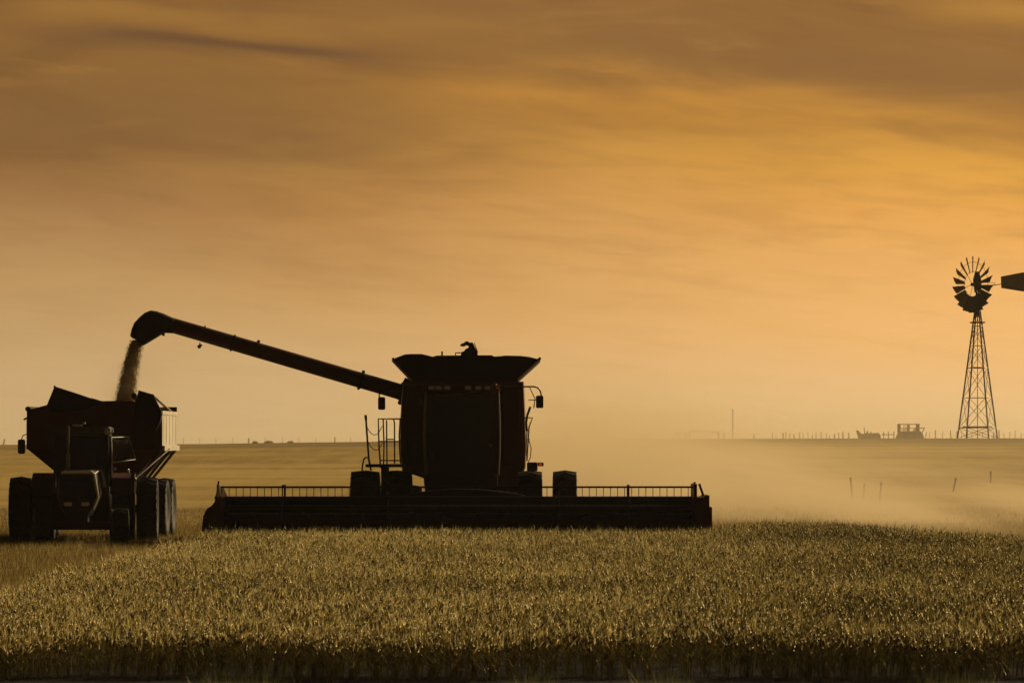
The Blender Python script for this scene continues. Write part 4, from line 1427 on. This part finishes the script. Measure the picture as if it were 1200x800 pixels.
b = MB(); b.prism(rpoly([(1053, 507), (1056, 505), (1078, 505), (1079.5, 509), (1084, 516), (1050, 516), (1051, 511)]), -.9, .9); b.build('hull', 'rust', root)
b = MB()
for yy in (-.8, .8):
    for px, hw in ((1053.5, .11), (1075.5, .14), (1064.5, .08), (1060, .03)):
        a = R_(px, 496.5); c_ = R_(px, 507); b.tube([(a.x, yy, a.z), (c_.x, yy, c_.z)], hw, 6)
    for py in (496.8, 501.5):
        a = R_(1053, py); c_ = R_(1076, py); b.tube([(a.x, yy, a.z), (c_.x, yy, c_.z)], .045, 6)
    a = R_(1070, 506); c_ = R_(1073.5, 501.5); b.tube([(a.x, yy, a.z), (c_.x, yy, c_.z)], .06, 6)
    a = R_(1057, 503.5); c_ = R_(1063, 503.5); b.tube([(a.x, yy, a.z), (c_.x, yy, c_.z)], .05, 6)
b.build('rack', 'rust', root)
b = MB()
for A, C in (((1076, 501.4), (1084, 501.4)), ((1080, 508), (1083, 502)), ((1084.5, 513), (1086, 506)), ((1081, 510), (1084, 515)), ((1033, 509), (1048, 509))):
    b.tube([R_(*A), R_(*C)], .05, 5)
for px in (1035.5, 1041, 1047.5):
    b.tube([R_(px, 505.5), R_(px, 515)], .06, 5)
b.build('drawbar', 'rust', root, each=True)
for px in (1056, 1077):
    b = MB(); b.lathe_x((0, 0, 0), [(-.1, .02), (-.1, .4), (.1, .4), (.1, .02)], 16); w_ = b.build('wheel', 'rust', root); w_.location = (R_(px, 512).x, -1.0, .4); w_.rotation_euler = (0, 0, pi / 2)

# small things on the near slope of the ridge
def solve(px, py):
    for dd in np.arange(96, 224, .25):
        xx = (px - 600) * dd / F
        zz = float(terrain(xx, dd))
        if HY - (zz - H) * F / dd <= py:
            return Vector((xx, dd, zz))
    return Vector((xx, dd, zz))
for px, py, hh, lean, lab in ((1116, 576, 15, .12, 'short leaning post left of the windmill base in the dust'),
                              (1161, 566, 13, .0, 'pale short post right of the windmill base on the slope')):
    p = solve(px, py)
    root = empty('field_post', p); tag(root, lab, 'post')
    zt_ = hh * p.y / F
    b = MB(); b.tube([(0, 0, -.1), (lean, 0, zt_)], .03, 6); b.build('shaft', 'wood', root)
    b = MB(); b.ball((lean, 0, zt_), .04); b.build('cap', 'wood', root)

for px, py, hh, lean, lab in ((999, 590, 30, -.06, 'tallest leftmost dim stake lost in the dust left of the windmill'),
                              (1012, 584, 17, .03, 'short dim stake in the dust beside the tallest stake'),
                              (1031, 588, 22, .05, 'dim slanting stake in the dust, nearest the windmill')):
    p = solve(px, py)
    root = empty('field_post', p); tag(root, lab, 'post')
    zt_ = hh * p.y / F
    b = MB(); b.tube([(0, 0, -.1), (lean * .4, 0, zt_ * .5), (lean, 0, zt_)], .028, 6); b.build('shaft', 'pale_wood', root)
    b = MB(); b.tube([(lean, 0, zt_ - .02), (lean, 0, zt_ + .02)], .036, 6); b.build('cap', 'pale_wood', root)
leaf_mat = straw_material('bush_leaf', [(0, (0.03, 0.035, 0.015)), (1, (0.09, 0.08, 0.035))], 0.3)
def bush(px, py_top, wpx, d, label):
    p = place(px, d)
    h = H + (HY - py_top) * d / F - p.z
    w = wpx * d / F / 2
    root = empty('bush', p); tag(root, label, 'bush')
    n = 700
    a = RNG.uniform(0, 2 * pi, n); r = np.sqrt(RNG.uniform(0, 1, n)) * w; hh = RNG.uniform(0, 1, n) * h * np.sqrt(np.clip(1 - (r / w) ** 2, 0.05, 1)) * RNG.uniform(.8, 1.1, n)
    c = np.stack([r * np.cos(a), r * np.sin(a), hh], -1)
    s = .09
    q = RNG.normal(0, s, (n, 3, 3)) + c[:, None, :]
    v = q.reshape(-1, 3)
    o = bulk('foliage', v, np.arange(len(v)).reshape(-1, 3), np.repeat(RNG.uniform(0, 1, n), 3), leaf_mat)
    o.parent = root
    b = MB()
    for k in range(4):
        b.tube([(0, 0, -.1), (w * .4 * cos(k * 1.6), w * .4 * sin(k * 1.6), h * .6)], [.06, .02], 5)
    b.build('stem', 'wood', root)
bush(315, 517.2, 9, 400, 'small rounded bush on the ridge right of the thick leaning fence post')
bush(299, 518.2, 5, 400, 'tiny bush beside the thick leaning fence post on the left ridge')
bush(340, 518, 6, 400, 'low flat bush between thin fence posts on the left ridge')
bush(664, 510.5, 6, 300, 'scrubby small bush on the ridge half hidden in dust right of the combine')

# ------------------------------------------------------------------ air: haze and dust
def volume_box(name, x0, x1, y0, y1, z0, z1, mat, label, cat):
    b = MB(); b.box(x0, x1, y0, y1, z0, z1)
    o = b.build(name, mat, None, 0)
    tag(o, label, cat, kind='stuff')
    return o
hm = bpy.data.materials.new('haze_air'); hm.use_nodes = True
n = NT(hm.node_tree); n.n.clear()
pvn = n.node('ShaderNodeVolumePrincipled')
pvn.inputs['Color'].default_value = (0.95, 0.86, 0.68, 1)
pvn.inputs['Density'].default_value = 0.0001
pvn.inputs['Anisotropy'].default_value = 0.35
o_ = n.node('ShaderNodeOutputMaterial'); n.l.new(pvn.outputs[0], o_.inputs['Volume'])
volume_box('haze', -3100, 3100, -420, 4300, -16, 16, hm, 'thin evening haze over the whole field', 'haze')

dm = bpy.data.materials.new('dust_air'); dm.use_nodes = True
n = NT(dm.node_tree); n.n.clear()
pvn = n.node('ShaderNodeVolumePrincipled')
pvn.inputs['Color'].default_value = (0.97, 0.76, 0.45, 1)
pvn.inputs['Anisotropy'].default_value = 0.3
tc = n.node('ShaderNodeTexCoord')
s = n.node('ShaderNodeSeparateXYZ'); n.l.new(tc.outputs['Object'], s.inputs[0])
X, Yv, Z = s.outputs
n1 = n.noise(n.comb(n.m('MULTIPLY', X, .22), n.m('MULTIPLY', Yv, .012), n.m('MULTIPLY', Z, .75)), 1.0, 4, .6, .4)
lat = n.m('MULTIPLY', n.mr(X, -3.0, 4.5), n.mr(X, 6.5, 16.0, 1.0, 0.10))
along = n.m('MULTIPLY', n.mr(Yv, 92.0, 104.0), n.mr(Yv, 150.0, 212.0, 1.0, 0.15))
zz = n.m('SUBTRACT', Z, n.m('MULTIPLY', n.m('SUBTRACT', Yv, 92.0), .012))
ver = n.m('MULTIPLY', n.m('EXPONENT', n.m('MULTIPLY', zz, n.m('MULTIPLY', n.mr(X, -1.0, 12.0, .60, 1.30), -1.0))), n.mr(zz, 2.2, 6.0, 1.0, 0.0))
dens = n.m('MULTIPLY', n.m('MULTIPLY', lat, along), n.m('MULTIPLY', ver, n.m('POWER', n.mr(n1, .32, .68, .34, 1.0), 1.2)))
near_ = n.m('MULTIPLY', n.mr(X, 6.0, 8.5), n.mr(Yv, 74.0, 88.0, 0.0, .7))
low = n.m('MULTIPLY', n.m('MAXIMUM', near_, n.m('MULTIPLY', n.mr(X, 2.0, 8.0), n.mr(Yv, 94.0, 104.0))), n.m('MULTIPLY', n.mr(Yv, 112.0, 135.0, 1.0, 0.0), n.mr(zz, 0.1, 0.9, 1.0, 0.0)))
dens = n.m('ADD', dens, n.m('MULTIPLY', low, n.mr(n1, .35, .6, .05, .30)))
n.put(pvn, 'Density', n.m('MULTIPLY', dens, 0.26))
o_ = n.node('ShaderNodeOutputMaterial'); n.l.new(pvn.outputs[0], o_.inputs['Volume'])
volume_box('dust_cloud', -5, 48, 73, 213, -.4, 9, dm, 'drifting harvest dust hanging behind and right of the combine', 'dust')

gm = bpy.data.materials.new('grain_dust_air'); gm.use_nodes = True
n = NT(gm.node_tree); n.n.clear()
pvn = n.node('ShaderNodeVolumePrincipled')
pvn.inputs['Color'].default_value = (0.97, 0.80, 0.50, 1)
tc = n.node('ShaderNodeTexCoord')
cc = P(158, 452, 86.6)
df_ = n.node('ShaderNodeVectorMath', operation='SUBTRACT'); n.l.new(tc.outputs['Object'], df_.inputs[0]); df_.inputs[1].default_value = cc
ln = n.node('ShaderNodeVectorMath', operation='LENGTH'); n.l.new(df_.outputs[0], ln.inputs[0])
nz = n.noise(tc.outputs['Object'], 1.8, 4, .6, .4)
n.put(pvn, 'Density', n.m('MULTIPLY', n.m('MULTIPLY', n.mr(ln.outputs['Value'], 0.1, 1.25, 1.0, 0.0), n.mr(nz, .35, .7)), 0.32))
o_ = n.node('ShaderNodeOutputMaterial'); n.l.new(pvn.outputs[0], o_.inputs['Volume'])
volume_box('grain_dust', cc.x - 1.3, cc.x + 1.3, cc.y - 1.2, cc.y + 1.2, cc.z - .55, cc.z + 1.3, gm, 'faint puff of chaff dust round the falling grain above the cart', 'dust')

fm = bpy.data.materials.new('far_dust_air'); fm.use_nodes = True
n = NT(fm.node_tree); n.n.clear()
pvn = n.node('ShaderNodeVolumePrincipled')
pvn.inputs['Color'].default_value = (0.97, 0.80, 0.52, 1)
pvn.inputs['Anisotropy'].default_value = 0.35
tc = n.node('ShaderNodeTexCoord')
sp = n.node('ShaderNodeSeparateXYZ'); n.l.new(tc.outputs['Object'], sp.inputs[0])
n.put(pvn, 'Density', n.m('MULTIPLY', n.mr(sp.outputs[2], 2.0, 8.5, 1.0, 0.0), 0.0012))
o_ = n.node('ShaderNodeOutputMaterial'); n.l.new(pvn.outputs[0], o_.inputs['Volume'])
volume_box('dust_layer', -110, 110, 242, 636, 0.3, 9, fm, 'thin pale dust layer lying over the plain beyond the ridge', 'dust')
